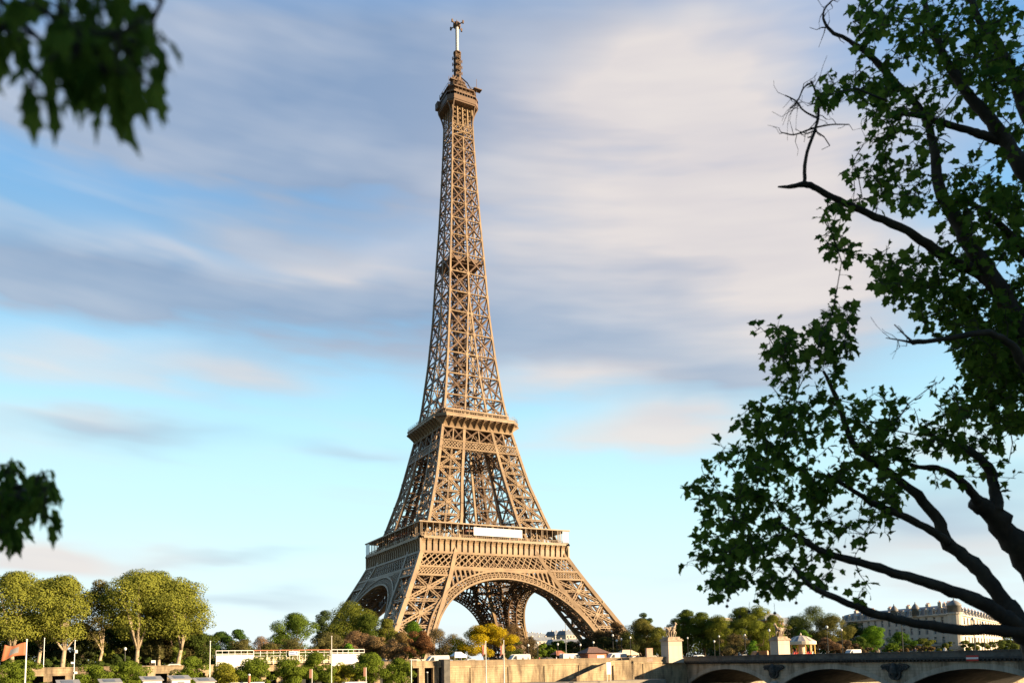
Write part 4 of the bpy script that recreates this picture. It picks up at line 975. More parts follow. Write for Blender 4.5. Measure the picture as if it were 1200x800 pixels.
panel(179.5, 773.2, 776.2, .7, -166, WHITE, 'small round white road sign behind the wall', z0=GZ, name='road_sign')
po = panel(344, 762.5, 767.2, 1.9, -176.6, WHITE, 'small white and blue poster on the planted fence', legs=2, z0=7.2, name='poster', th=.05)
zc_p = top_z(344, 764.9, -176.6)-7.2
for q in ((-.85, .3, -.28, -.08), (-.85, .1, .1, .3), (.5, .8, -.1, .3)): mb = MB(); mb.box(q[0], q[1], -.05, -.026, zc_p+q[2], zc_p+q[3]); mb.build('printed_patch', BLUE, po)
p = foot(292.3, -202, QZ); h = top_z(292, 789, -202)-QZ; o = empty('mooring_post', p, 'red mooring post with white cap before the round trees', 'mooring post'); mb = MB(); mb.ring([(.2, 0), (.2, h-.25)], n=12); mb.build('post', TERRA, o); mb = MB(); mb.ring([(.2, h-.25), (.22, h-.1), (.1, h)], n=12); mb.build('cap', WPAINT, o)
p = foot(482, -199, QZ); h = top_z(482, 773, -199)-QZ; o = empty('quay_light', p, 'pale T shaped lamp post at the right end of the bushes', 'street lamp'); mb = MB(); mb.bar((0, 0, 0), (0, 0, h), .14, .14); mb.build('post', POLE, o); mb = MB(); mb.box(-.2, 1.1, -.15, .15, h, h+.12); mb.build('lamp_head', WPAINT, o)
p = foot(500.5, -190, QZ); h = top_z(500, 786.5, -190)-QZ; o = empty('bollard_light', p, 'short dark post with round white lamp by the wall openings', 'street lamp'); mb = MB(); mb.ring([(.18, 0), (.16, h-.3)], n=8); mb.build('post', DARKM, o); mb = MB(); mb.ring([(.1, h-.3), (.26, h-.15), (.1, h)], n=10); mb.build('lamp_head', GLOBE, o)
p = foot(761, -175.6, GZ); mb = MB(); h = top_z(761, 759.5, -175.6)-GZ; mb.box(-.95, .95, -.3, .3, 0, h); mb.box(-1.0, 1.0, -.35, .35, h, h+.12); tag(mb.build('stone_slab', mat('pink stone', (.5, .33, .24), .8, 0, (2, (.4, .26, .19), .4, .6)), None, False, p), 'upright pinkish stone slab left of the left pedestal', 'stone slab')

# hoarding and planted fence on the wall
def hoard(u0, u1, label, white):
    a, b = foot(u0, QY-.25, 7.2), foot(u1, QY-.25, 7.2); o = empty('site_hoarding' if white else 'planted_fence', a, label, 'hoarding' if white else 'fence', None); L_ = b[0]-a[0]
    mb = MB(); n = max(2, round(L_/2.4))
    if white:
        for k in range(n): mb.box(L_*k/n+.02, L_*(k+1)/n-.02, 0, .08, -1.3 if True else 0, 1.72)
        mb.build('panel', WHITE, o)
        mb = MB()
        for k in range(n*2+1): mb.bar((L_*k/n/2, .05, 1.72), (L_*k/n/2, .05, 2.6), .07, .07)
        for z in (1.95, 2.6): mb.bar((0, .05, z), (L_, .05, z), .12, .12)
        mb.build('railing', WPAINT, o)
    else:
        for k in range(n*2+1): mb.bar((L_*k/n/2, .05, -.2), (L_*k/n/2, .05, 2.55), .1, .1)
        for z in (.4, 1.5, 2.1): mb.bar((0, .05, z), (L_, .05, z), .08, .08)
        mb.build('frame', WPAINT, o); mb = MB(); mb.box(0, L_, -.05, .12, 2.5, 2.68); mb.build('top_rail', TERRA, o)
        mb = MB(); mb.box(0, L_, .3, .4, -.2, 1.3); mb.build('lower_board', mat('cream board', (.6, .5, .33), .8), o)
        r = np.random.default_rng(5); n_ = 900; P = np.stack([r.uniform(0, L_, n_), r.uniform(-.1, .3, n_), 1.5+r.normal(0, .5, n_)], 1); Nn = np.tile([0, -1., .3], (n_, 1))+r.normal(0, .4, (n_, 3)); Nn /= np.linalg.norm(Nn, axis=1)[:, None]
        me = quads_mesh('climber', leaf_quads(P, Nn, .28, r), LEAF_F); q = bpy.data.objects.new('climber', me); COL.objects.link(q); q.parent = o; q.color = (.09, .12, .03, 1)
hoard(253, 297, 'left stretch of bright white hoarding with pale railing on top', True); hoard(297.4, 387, 'planted fence with rusty top rail between two white hoardings', False); hoard(389, 427, 'right stretch of bright white hoarding with pale railing on top', True)

# booths on the lower quay (only their roofs clear the frame)
BOOTHR = mat('grey roof sheet', (.36, .34, .31), .6)
BT = [(82, 796.5, 'small booth with pale flat roof left of the second round tree'), (131, 795.3, 'grey roofed booth between two round trees, leftmost with sloping roof'), (179, 792.3, 'grey roofed booth left of a pair before the wall pillars'), (212, 791.3, 'grey roofed booth right of a pair before the wall pillars'), (241, 794, 'grey roofed booth before the left white hoarding')]
for u, v, lb in BT:
    p = foot(u, -199, QZ); h = top_z(u, v, -199)-QZ; o = empty('kiosk_booth', p, lb, 'booth', 'booths on the lower quay')
    mb = MB(); mb.box(-1.35, 1.35, -1.2, 1.2, 0, h-.55); mb.build('cabin', WPAINT, o)
    mb = MB(); mb.add([(-1.6, -1.5, h-.62), (1.6, -1.5, h-.62), (1.3, 1.5, h-.02), (-1.9, 1.5, h-.02), (-1.6, -1.5, h-.5), (1.6, -1.5, h-.5), (1.3, 1.5, h+.1), (-1.9, 1.5, h+.1)], [(3, 2, 1, 0), (4, 5, 6, 7), (0, 1, 5, 4), (1, 2, 6, 5), (2, 3, 7, 6), (3, 0, 4, 7)]); rf = mb.build('roof', BOOTHR, o); mb = MB(); mb.add([(-1.0, -.9, h-.36), (.6, -.9, h-.36), (.45, .9, h), (-1.25, .9, h)], [(0, 1, 2, 3)]); mb.v = [(a, b, c+.004) for a, b, c in mb.v]; mb.build('roof_panel', ZINC, rf)
    mb = MB(); mb.box(-.5, .5, -1.24, -1.2, .9, h-.9); mb.build('shutter', GREYM, o)
for u0, u1, v, lb in ((403, 428, 798.3, 'white flat canopy before the bushes beside the right brown banner'), (270, 309, 798.9, 'long pale beam roof behind the red mooring post')):
    a, b = foot(u0, -200, QZ), foot(u1, -200, QZ); h = top_z((u0+u1)/2, v, -200)-QZ; o = empty('canopy', a, lb, 'canopy', 'flat canopies on the lower quay'); mb = MB(); mb.box(0, b[0]-a[0], -1, 1, h-.15, h); mb.build('roof', WPAINT, o)
    mb = MB(); [mb.bar((x, y, 0), (x, y, h-.15), .08, .08) for x in (.2, b[0]-a[0]-.2) for y in (-.9, .9)]; mb.build('posts', GREYM, o)

# kiosk with hipped roof
p = foot(696, -171.2, GZ); o = empty('hip_roof_kiosk', p, 'small brown kiosk with hipped slate roof behind the river wall', 'kiosk')
mb = MB(); mb.box(-2.7, 2.7, -1.6, 2.2, -.1, 2.55); mb.build('cabin', TERRA, o)
mb = MB(); mb.add([(-3.5, -2.4, 2.5), (3.5, -2.4, 2.5), (3.5, 3, 2.5), (-3.5, 3, 2.5), (-1.2, .3, 3.9), (1.2, .3, 3.9)], [(3, 2, 1, 0), (0, 1, 5, 4), (1, 2, 5), (2, 3, 4, 5), (3, 0, 4)]); mb.box(-1.3, 1.3, .15, .45, 3.85, 4.0); mb.build('roof', mat('brown roof tiles', (.22, .12, .09), .8, 0, (3, (.15, .09, .07), .4, .6)), o)
mb = MB(); mb.box(-.1, 2.0, -1.68, -1.6, .9, 1.9); mb.build('counter_window', WPAINT, o); mb = MB(); mb.box(-2.5, -.4, -1.66, -1.6, .1, 2.3); mb.build('shutter', BROWN, o)

# vehicles
def vehicle(u, Y, kind, m, label, rz=0.0, group='vehicles parked along the quay street', z=GZ+.01):
    o = empty('parked_'+kind, foot(u, Y, z), label, kind, group, rz=rz)
    if kind == 'van': pr = [(-2.6, .4), (2.5, .4), (2.6, 1.0), (2.35, 1.25), (1.55, 2.2), (1.2, 2.35), (-2.5, 2.35), (-2.6, 2.1)]; win = [(1.0, 1.3), (2.15, 1.3), (1.5, 2.05), (1.0, 2.05)]; wb = (-1.6, 1.6); hw = .95
    else: pr = [(-2.1, .35), (2.1, .35), (2.15, .7), (1.95, .88), (1.1, .98), (.45, 1.42), (-1.1, 1.45), (-1.85, 1.0), (-2.12, .9)]; win = [(-1.5, .98), (.9, 1.0), (.4, 1.35), (-1.05, 1.37)]; wb = (-1.3, 1.3); hw = .85
    mb = MB(); mb.prism(pr, -hw, hw); b = mb.build('body', m, o); bv = b.modifiers.new('bevel', 'BEVEL'); bv.width = .12; bv.segments = 2
    mb = MB(); mb.prism(win, -hw-.012, hw+.012); mb.build('side_windows', GLASS, o)
    for x in wb:
        for s in (-1, 1):
            mb = MB(); mb.ring([(.2, -.1), (.33, -.1), (.33, .1), (.2, .1)], n=14); mb.v = [(a+x, s*(hw-.02)+c, b_+.33) for a, b_, c in mb.v]; mb.build('wheel', DARKM, o)
    return o
VW = mat('white car paint', (.52, .52, .51), .3); VG = mat('silver car paint', (.4, .41, .43), .3, .3); VB = mat('dark car paint', (.03, .035, .05), .3)
for u, k, m, lb in ((512, 'van', VW, 'white van below the dark red tree'), (553, 'car', VG, 'silver car under the yellow tree'), 
                    (608, 'van', VW, 'white van right of the second slim flagpole'), (640, 'car', VB, 'dark car under the right side of the tower arch'), 
                    (669, 'van', VW, 'white van next to the kiosk'), (722, 'van', VW, 'white van right of the kiosk'), (745, 'car', VG, 'silver car left of the stone slab'), (202, 'car', VW, 'white car by the rightmost pale trunk'), (818, 'car', VW, 'white car seen over the bridge parapet above the first arch'),
                    (870, 'car', VB, 'dark car seen over the bridge parapet left of the right pedestal'), (1000, 'van', VW, 'white van seen over the bridge parapet right of the carousel'), (890, 'van', mat('orange van paint', (.6, .22, .06), .4), 'orange van seen over the parapet left of the right pedestal')):
    vehicle(u, -170.3, k, m, lb, 0 if u % 2 else math.pi)

# market tents behind the vans
for u, lb in ((537, 'low pale tent behind the white vans, leftmost of three'), (655, 'pale orange tent behind the crowd under the arch'), (735, 'wide cream tent between the kiosk and the stone slab')):
    o = empty('market_tent', foot(u, -163, GZ+.13), lb, 'tent', 'market tents on the quay street'); w = 5.5 if u == 735 else 3.2; m = TERRA if u == 655 else WHITE if u == 537 else mat('cream canvas', (.72, .58, .4), .8)
    mb = MB(); mb.add([(-w/2, -1.6, 2.2), (w/2, -1.6, 2.2), (w/2, 1.6, 2.2), (-w/2, 1.6, 2.2), (-w/4, 0, 3.2), (w/4, 0, 3.2)], [(3, 2, 1, 0), (0, 1, 5, 4), (1, 2, 5), (2, 3, 4, 5), (3, 0, 4)]); mb.box(-w/2, w/2, -1.62, -1.58, 1.8, 2.2); mb.build('canopy', m, o)
    for x in (-w/2+.05, w/2-.05):
        for y in (-1.55, 1.55): mb = MB(); mb.bar((x, y, 0), (x, y, 2.2), .06, .06); mb.build('leg', GREYM, o)

# carousel
p = foot(940, -150, GZ); s = depth_of(p)/FPX; R = 17*s
o = empty('carousel', p, 'round carousel with striped cream canopy beside the right pedestal', 'carousel'); hh = 27*s
mb = MB(); mb.ring([(R*.95, -.1), (R*.95, .45)], n=24); mb.build('base', TERRA, o)
mb = MB(); n = 24; prf = [(R, hh*.60), (R, hh*.72), (R*.98, hh*.74), (R*.5, hh*.93), (R*.18, hh*.99), (.1, hh*1.0)]
CV = [mat('canopy cream', (.75, .62, .45), .7), mat('canopy slate', (.28, .25, .25), .7)]
for j in range(len(prf)-1):
    for i in range(n):
        mb.cm = (i % 2) if j >= 2 else 0; a, b = 2*math.pi*i/n, 2*math.pi*(i+1)/n; (r0, z0), (r1, z1) = prf[j], prf[j+1]
        mb.add([(r0*math.cos(a), r0*math.sin(a), z0), (r0*math.cos(b), r0*math.sin(b), z0), (r1*math.cos(b), r1*math.sin(b), z1), (r1*math.cos(a), r1*math.sin(a), z1)], [(0, 1, 2, 3)])
mb.build('canopy', CV, o); mb = MB(); mb.ring([(.05, hh), (.35, hh+.2), (.2, hh+.6), (.02, hh+.9)], n=8); mb.build('finial', CV[0], o)
mb = MB(); mb.ring([(R*.25, .4), (R*.22, hh*.6)], n=14); mb.build('centre_drum', CV[0], o)
for i in range(12): a = 2*math.pi*i/12; mb = MB(); mb.bar((R*.9*math.cos(a), R*.9*math.sin(a), .4), (R*.9*math.cos(a), R*.9*math.sin(a), hh*.6), .14, .14); mb.build('post', YEL, o)
for i in range(8):
    a = 2*math.pi*i/8+.2; x, y = R*.65*math.cos(a), R*.65*math.sin(a); mb = MB(); mb.tube([(x-.6, y, 1.5), (x, y, 1.6), (x+.5, y, 1.7), (x+.7, y, 2.2), (x+1.0, y, 2.1)], [.15, .3, .26, .16, .08]); [mb.bar((x+dx, y, 1.4), (x+dx*1.4, y, .8), .1, .1) for dx in (-.4, .4)]; mb.bar((x, y, .4), (x, y, hh*.6), .06, .06); mb.build('ride_horse', WPAINT if i % 2 else RED, o)
mb = MB(); mb.box(XE, 1500, QY+1.15, QY+6.6, 5.2, GZ+.03); mb.box(-1500, XE, QY+1.25, QY+6.6, 5.89, GZ+.03); mb.box(-1500, 1500, QY+3.2, QY+3.4, GZ, GZ+.14); struct(mb.build('quay_pavement', PAVE))
mb = MB(); mb.box(17.6, 900, QY, QY+1.2, -4, 7.1); tag(mb.build('quay_wall', STONE), 'river wall continuing on the far side of the bridge', 'quay wall')

# ------------------------------------------------------------------ trees of the far bank
def tree_px(u, vtop, Y, wpx, label, color, z=GZ, **k):
    p = foot(u, Y, z); w = wpx*mpp(p)*1.25; h = top_z(u, vtop, Y)-z
    k.setdefault('seed', int(u*7+vtop)); return make_tree(k.pop('name', 'tree'), p, h, w, label, color=color, **k)
G1 = 'pale barked plane trees at the left'; CO = (.165, .17, .036)
for i, (u, vt, w, lb) in enumerate(((14, 664, 78, 'big plane tree cut by the left edge of the photo, olive yellow leaves'), (73, 669, 70, 'plane tree with pale trunk dividing into three, second from the left edge'), (160, 661, 88, 'broadest plane tree with pale forked trunk'), (208, 671, 76, 'rightmost plane tree of the left group, straight trunk and sky beside it'))):
    o = tree_px(u, vt, -158, w, lb, CO, name='plane_tree', group=G1, crown_from=.25, shape='round', leaf=.48, nb=46, trunk_r=.42, bark=BARK_L, fork=4.6, density=1.15)
o = tree_px(115, 676, -156, 42, 'slender sparse plane tree between the two broad ones, greyish twigs on top', (.13, .11, .04), name='plane_tree', group=G1, crown_from=.22, leaf=.36, nb=26, trunk_r=.3, bark=BARK_L, density=.55)
tree_px(44, 673, -150, 60, 'plane tree squeezed behind the two leftmost trunks', CO, name='plane_tree', group=G1, crown_from=.25, leaf=.5, nb=30, trunk_r=.35, bark=BARK_L)
tree_px(186, 664, -151, 66, 'plane tree crown filling the space between the two right trunks', (.15, .16, .034), name='plane_tree', group=G1, crown_from=.28, leaf=.5, nb=30, trunk_r=.35, bark=BARK_L)
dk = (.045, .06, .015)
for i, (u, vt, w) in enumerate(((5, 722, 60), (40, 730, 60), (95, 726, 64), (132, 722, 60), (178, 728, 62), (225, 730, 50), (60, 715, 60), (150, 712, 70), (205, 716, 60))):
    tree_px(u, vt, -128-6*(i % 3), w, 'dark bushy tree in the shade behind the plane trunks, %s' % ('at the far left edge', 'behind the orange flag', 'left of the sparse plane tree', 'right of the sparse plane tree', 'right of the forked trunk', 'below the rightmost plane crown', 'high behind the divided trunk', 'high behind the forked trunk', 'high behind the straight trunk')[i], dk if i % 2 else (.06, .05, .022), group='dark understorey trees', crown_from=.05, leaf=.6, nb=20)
for u, vt, w, c, lb in ((178, 739, 34, (.098, .088, .038), 'small brown budding tree right of the forked trunk'), (97, 748, 30, (.05, .06, .025), 'grey green rounded shrub left of the slender plane'), (122, 752, 22, (.13, .15, .03), 'small yellow green shrub at the slender plane trunk'), (208, 756, 18, (.12, .14, .03), 'small yellow green shrub at the foot of the straight trunk'), (140, 764, 60, (.05, .07, .02), 'low dark hedge strip between two plane trunks'), (60, 768, 40, (.05, .07, .02), 'low green hedge beside the trunk dividing in three')):
    tree_px(u, vt, -152 if vt < 760 else -155, w, lb, c, name='shrub', cat='shrub', crown_from=.12 if vt < 750 else .02, leaf=.35, nb=16, group='shrubs under the plane trees')
MID = [(232, 738, -120, 34, (.098, .088, .038), 'brown leafed low tree just right of the plane group'), (258, 737, -110, 36, (.05, .085, .02), 'dark green small tree with lamp beside it, left above the white hoarding'), (277, 735, -112, 30, (.05, .09, .02), 'dark green round topped tree above the left white hoarding'),
       (283, 746, -135, 36, (.098, .088, .038), 'brown leafed tree behind the left white hoarding'), (305, 743, -118, 30, (.2, .13, .09), 'pinkish sparse blossoming tree in the gap of sky'), (316, 750, -125, 30, (.09, .08, .03), 'low olive brown tree left of the bright green one'),
       (344, 714, -112, 52, (.085, .12, .022), 'tall bright green tree standing free above the planted fence'), (331, 738, -108, 26, (.05, .085, .02), 'small green tree at the left foot of the tall bright one'), (343, 744, -140, 34, (.098, .088, .038), 'brown budding tree in front of the tall bright green tree'),
       (380, 713, -100, 28, (.05, .07, .035), 'dull blue green tree left of the broad olive tree'), (409, 699, -98, 74, (.11, .12, .022), 'broad tall olive green tree beside the left tower leg'), (432, 716, -108, 44, (.07, .09, .018), 'olive green tree below the left tower arch'),
       (385, 738, -132, 44, (.098, .088, .038), 'brown russet tree left of the poppy coloured shrubs'), (415, 736, -130, 46, (.17, .105, .065), 'russet flowering tree under the broad olive tree'), (440, 742, -134, 40, (.19, .125, .07), 'light russet tree behind the tallest round quay bush'),
       (408, 752, -142, 16, (.1, .2, .02), 'small vivid green bush among the russet trees'), (454, 722, -110, 30, (.12, .12, .025), 'yellowish green upright tree before the tower leg'), (462, 746, -138, 30, (.2, .13, .08), 'pinkish russet shrub tree left of the dark red tree'),
       (484, 725, -108, 40, (.07, .12, .015), 'deep green round tree in front of the near tower leg'), (470, 738, -125, 34, (.15, .1, .045), 'brown tree below the deep green round one'), (513, 733, -118, 40, (.13, .095, .05), 'grey brown half bare tree between dark red and yellow trees'),
       (532, 740, -122, 30, (.13, .1, .05), 'grey brown half bare bush tree at the left of the yellow tree'), (541, 752, -140, 26, (.14, .17, .02), 'low lime green bush left of the yellow tree trunk'), (600, 743, -128, 28, (.07, .085, .025), 'dull green rounded tree right of the yellow tree'),
       (600, 728, -95, 34, (.13, .08, .045), 'brown twiggy tree before the far tower leg'), (622, 744, -90, 24, (.1, .07, .04), 'brown twiggy bush under the rear arch')]
for i, (u, vt, Y, w, c, lb) in enumerate(MID):
    sparse = 'sparse' in lb or 'bare' in lb or 'twiggy' in lb or 'budding' in lb
    tree_px(u, vt, Y, w, lb, c, crown_from=.12, leaf=.42 if not sparse else .3, nb=24, density=1.0 if not sparse else .5, group='garden trees in front of the tower', shape='dome' if i % 2 else 'round')
tree_px(495, 737, -142, 35, 'dark red rounded tree left of the yellow one', (.14, .065, .035), crown_from=.2, leaf=.36, nb=20, density=1.3, trunk_r=.15, cat='tree')
tree_px(568, 727, -147, 72, 'broad golden yellow tree before the tower arch behind the slim flagpoles', (.34, .24, .014), crown_from=.1, leaf=.38, nb=34, shape='dome', density=1.2, trunk_r=.18)
RG = [(640, 752, -40, 40, (.09, .13, .02), 'sunlit green tree under the arch, left'), (655, 748, -20, 34, (.07, .11, .02), 'mid green tree under the arch, centre'), (668, 749, -30, 30, (.06, .1, .02), 'dark green tree under the arch, right'), (688, 746, -80, 34, (.07, .055, .03), 'brown shaded tree at the inner foot of the right tower leg'),
      (704, 736, -84, 34, (.08, .055, .03), 'brown tree hiding the base of the right tower leg'), (722, 726, -92, 32, (.1, .06, .035), 'brown twiggy tree at the outer foot of the right tower leg'), (712, 744, -120, 36, (.05, .05, .022), 'dark tree behind the kiosk roof'),
      (736, 738, -125, 34, (.05, .055, .02), 'dark shaded tree left of the chestnut'), (753, 722, -122, 44, (.13, .115, .035), 'flowering chestnut with cream candles left of the stone slab'), (772, 732, -128, 40, (.12, .12, .03), 'olive tree right of the flowering chestnut'),
      (757, 716, -90, 26, (.06, .08, .025), 'pale green treetop poking up behind the chestnut'), (793, 722, -100, 34, (.05, .065, .02), 'dark tree directly behind the left horse statue'), (806, 712, -112, 36, (.075, .095, .02), 'green tree right of the left horse statue'),
      (825, 714, -118, 44, (.09, .11, .02), 'broad green tree above the first bridge arch'), (848, 717, -125, 46, (.11, .12, .022), 'olive green tree with the hanging seed balls in front'), (872, 708, -125, 44, (.125, .14, .026), 'tall yellow olive tree left of the brick house'),
      (893, 706, -128, 42, (.13, .145, .026), 'tall yellow olive tree touching the brick house'), (908, 718, -122, 32, (.13, .13, .025), 'olive tree behind the lamp left of the carousel'), (864, 740, -140, 44, (.11, .085, .045), 'brown budding tree over the parapet left of the carousel'),
      (884, 749, -145, 18, (.08, .15, .02), 'small bright green tree at the brown budding one'), (937, 718, -90, 44, (.06, .075, .022), 'dark green tree just right of the brick house'), (957, 706, -100, 64, (.075, .09, .024), 'big domed dark green tree above the carousel'),
      (978, 718, -110, 50, (.12, .11, .035), 'chestnut with pale flowers at the right of the domed dark tree'), (942, 736, -125, 26, (.08, .14, .02), 'bright green tree just behind the carousel roof'), (968, 745, -138, 40, (.15, .09, .06), 'lilac brown flowering shrub right of the carousel'), (990, 748, -136, 34, (.14, .09, .06), 'lilac brown flowering shrub left of the bright green round tree'),
      (1001, 726, -95, 40, (.05, .06, .02), 'dark tree in front of the left end of the big building'), (1024, 731, -128, 44, (.09, .16, .018), 'bright green round tree before the big building'), (1008, 744, -136, 26, (.06, .09, .02), 'dark green bush left of the bright green round tree'),
      (1056, 738, -130, 28, (.06, .11, .02), 'small green tree under the lowest limb'), (1046, 752, -134, 22, (.09, .13, .02), 'light green bush right of the bright green tree'), (1085, 746, -134, 50, (.1, .11, .03), 'low green hedge before the shaded facade'), (1070, 756, -140, 60, (.14, .09, .05), 'low brown hedge behind the bridge parapet'),
      (1132, 749, -136, 60, (.1, .11, .03), 'low green hedge before the sunlit facade'), (1180, 748, -130, 60, (.08, .1, .03), 'green hedge at the right edge behind the bridge'), (1195, 714, -60, 50, (.09, .11, .02), 'green tree at the right edge beyond the building'), (1000, 756, -142, 60, (.14, .09, .06), 'long low reddish hedge right of the carousel')]
for i, (u, vt, Y, w, c, lb) in enumerate(RG):
    hedge = 'hedge' in lb
    tree_px(u, vt, Y, w, lb, c, crown_from=.02 if hedge else .1, leaf=.42 if Y < -80 else .55, nb=24, shape='round' if i % 3 else 'dome', group='garden trees right of the tower' if not hedge else 'hedges along the quay', name='hedge' if hedge else 'tree', cat='hedge' if hedge else 'tree', density=.6 if 'twiggy' in lb or 'budding' in lb else 1.0)
BU = [(25, 771, 52, 'leftmost round bush, under the orange flag'), (110, 777, 36, 'round bush between the grey pole and the slim booth roof'), (150, 772.5, 42, 'wide round bush left of the two grey roofed booths'), (225, 768, 32, 'round bush right of the two grey roofed booths'), (265, 774, 32, 'yellowish round bush at the left end of the white hoarding'),
      (299, 770, 38, 'round bush left of the red mooring post top'), (337, 770, 38, 'round bush under the white and blue poster'), (371, 762.5, 32, 'tall narrow bush behind the left brown banner'), (400, 775, 26, 'low shaded bush under the right white hoarding'), (433, 763, 46, 'tallest and widest round bush, behind the right brown banner'), (467, 770, 32, 'rightmost round bush, beside the T shaped lamp')]
for u, vt, w, lb in BU:
    tree_px(u, vt-1.5, -187, w*1.15, lb, (.10, .13, .02) if u not in (265, 400) else (.17, .16, .025), z=QZ, name='round_bush', depth=None, cat='bush', crown_from=.04, leaf=.34, nb=30, shape='bush', density=1.5, group='clipped round bushes on the lower quay', rag=.22, trunk_r=.12)

# dark far wood closing the view behind the gardens
r = np.random.default_rng(77); V = []
for u0, u1, Y, zt, zb_ in ((-60, 250, -70, 13.5, 5), (225, 320, -30, 12.0, 5), (360, 520, 30, 15, 5), (600, 720, 70, 13, 5), (690, 960, -20, 17.5, 5), (960, 1260, -10, 15.5, 5)):
    a, b = foot(u0, Y, 0)[0], foot(u1, Y, 0)[0]; n = int(abs(b-a)*190); X = r.uniform(a, b, n); ztop = zt+1.6*np.sin(X*.13+Y)+1.2*np.sin(X*.41)
    P = np.stack([X, Y+r.uniform(-4, 4, n), zb_+(ztop-zb_)*r.uniform(0, 1, n)**.8], 1); Nn = r.normal(size=(n, 3))+np.array([0, -.8, .4]); Nn /= np.linalg.norm(Nn, axis=1)[:, None]; V.append(leaf_quads(P, Nn, .9, r))
me = quads_mesh('distant_woodland', np.concatenate(V), LEAF_F); o = bpy.data.objects.new('distant_woodland', me); COL.objects.link(o); o.color = (.06, .075, .025, 1); o['kind'] = 'stuff'

# ------------------------------------------------------------------ buildings
def building(A, B, height, floors, bays, label, roof_h=4.5, wall_m=FACADE, depth=14, name='apartment_building', cat='building', C=None, bays2=0, group=None, dormers=True, balc=(1, 3)):
    """facade from A to B (outward side to the left of A->B... towards the camera), second facade B->C"""
    o = empty(name, (A[0], A[1], GZ), label, cat, group); A = np.array([0., 0, 0]); 
    return o
def facade(o, a, b, out, height, floors, bays, wall_m, z0=0.0, win=True, balc=(1, 4), dormers=True, roof_h=4.5):
    a = np.array(a, float); b = np.array(b, float); t = (b-a); Lh = np.linalg.norm(t); t /= Lh; n = np.array(out, float); n /= np.linalg.norm(n)
    def W3(s, d, z): p = a+t*s+n*d; return (p[0], p[1], z)
    def bx(mb, s0, s1, d0, d1, za, zb):
        vs = [W3(s, d, z) for z in (za, zb) for s, d in ((s0, d0), (s1, d0), (s1, d1), (s0, d1))]; mb.add(vs, [(0, 3, 2, 1), (4, 5, 6, 7), (0, 1, 5, 4), (1, 2, 6, 5), (2, 3, 7, 6), (3, 0, 4, 7)])
    fh = height/floors; bw = Lh/bays; mb = MB(); ww = bw*.36
    bx(mb, 0, Lh, -1.2, -.55, 0, height)
    for k in range(bays+1):
        s = k*bw; bx(mb, max(0, s-(bw-ww)/2), min(Lh, s+(bw-ww)/2), -.55, 0, 0, height)
    for f in range(floors): bx(mb, 0, Lh, -.55, -.004, f*fh-(.0 if f == 0 else fh*.14), f*fh+fh*.16)
    bx(mb, 0, Lh, -.55, -.004, height-fh*.12, height)
    bx(mb, -.2, Lh+.2, -.3, .7, height, height+.55); bx(mb, -.1, Lh+.1, -.3, .25, fh-.2, fh+.15)
    for f in balc:
        if f < floors: bx(mb, 0, Lh, 0, .8, f*fh-.1, f*fh+.12)
    wallo = mb.build('wall', wall_m, o)
    mb = MB()
    for f in balc:
        if f < floors:
            bx(mb, 0, Lh, .72, .78, f*fh+1.0, f*fh+1.1); k = 0
            while k*.5 < Lh: bx(mb, k*.5, k*.5+.07, .73, .77, f*fh+.12, f*fh+1.0); k += 1
    if mb.n: mb.build('balcony_rail', DARKM, o)
    for f in range(floors):
        for k in range(bays):
            s = (k+.5)*bw; mb = MB(); bx(mb, s-ww/2, s+ww/2, -.54, -.5, f*fh+fh*.16, f*fh+fh*.86); w = mb.build('window', GLASS, o)
            mb = MB(); bx(mb, s-.06, s+.06, -.5, -.44, f*fh+fh*.16, f*fh+fh*.86); bx(mb, s-ww/2, s+ww/2, -.5, -.45, f*fh+fh*.6, f*fh+fh*.65); bx(mb, s-ww/2, s-ww/2+.1, -.5, -.44, f*fh+fh*.16, f*fh+fh*.86); bx(mb, s+ww/2-.1, s+ww/2, -.5, -.44, f*fh+fh*.16, f*fh+fh*.86); mb.build('frame', WPAINT, w)
    # mansard
    z1, z2 = height+.5, height+roof_h
    rf = o

    if dormers:
        for k in range(bays):
            s = (k+.5)*bw; mb = MB(); bx(mb, s-.75, s+.75, -2.4, -.1, z1-.4, z1+2.1); mb.add([W3(s-.95, .05, z1+2.1), W3(s+.95, .05, z1+2.1), W3(s, .05, z1+2.8), W3(s-.95, -2.4, z1+2.1), W3(s+.95, -2.4, z1+2.1), W3(s, -2.4, z1+2.8)], [(0, 1, 2), (3, 5, 4), (0, 2, 5, 3), (1, 4, 5, 2), (0, 3, 4, 1)])
            mb.cm = 1; bx(mb, s-.45, s+.45, -.12, -.06, z1+.3, z1+1.8); mb.build('dormer', [wall_m, GLASS], o)
    k = 0
    for s in np.arange(4, Lh-3, 11):
        mb = MB(); bx(mb, s-.4, s+1.3, -6.5, -5.2, z2-1.2, z2+1.0); mb.cm = 1
        for q in range(4): c = W3(s-.2+q*.45, -5.85, 0); mb.ring([(.14, z2+1.0), (.12, z2+1.6)], c[0], c[1], 6)
        mb.build('chimney', [wall_m, BRICK], rf)
    return W3
SLATE = mat('slate roof', (.25, .235, .215), .6, 0, (.4, (.18, .17, .155), .4, .6))
Cn = at_depth(1122, 765, 330); Lf = at_depth(987, 765, 394); Rt = at_depth(1176, 765, 452)
hb = 21.0
o = empty('grand_apartment_building', (Cn[0], Cn[1], GZ), 'large cream apartment block with mansard roof and domed corner, right end sunlit', 'building')
c0 = Cn[:2]; l0 = Lf[:2]-c0; r0_ = Rt[:2]-c0
lu, ru = l0/np.linalg.norm(l0), r0_/np.linalg.norm(r0_)
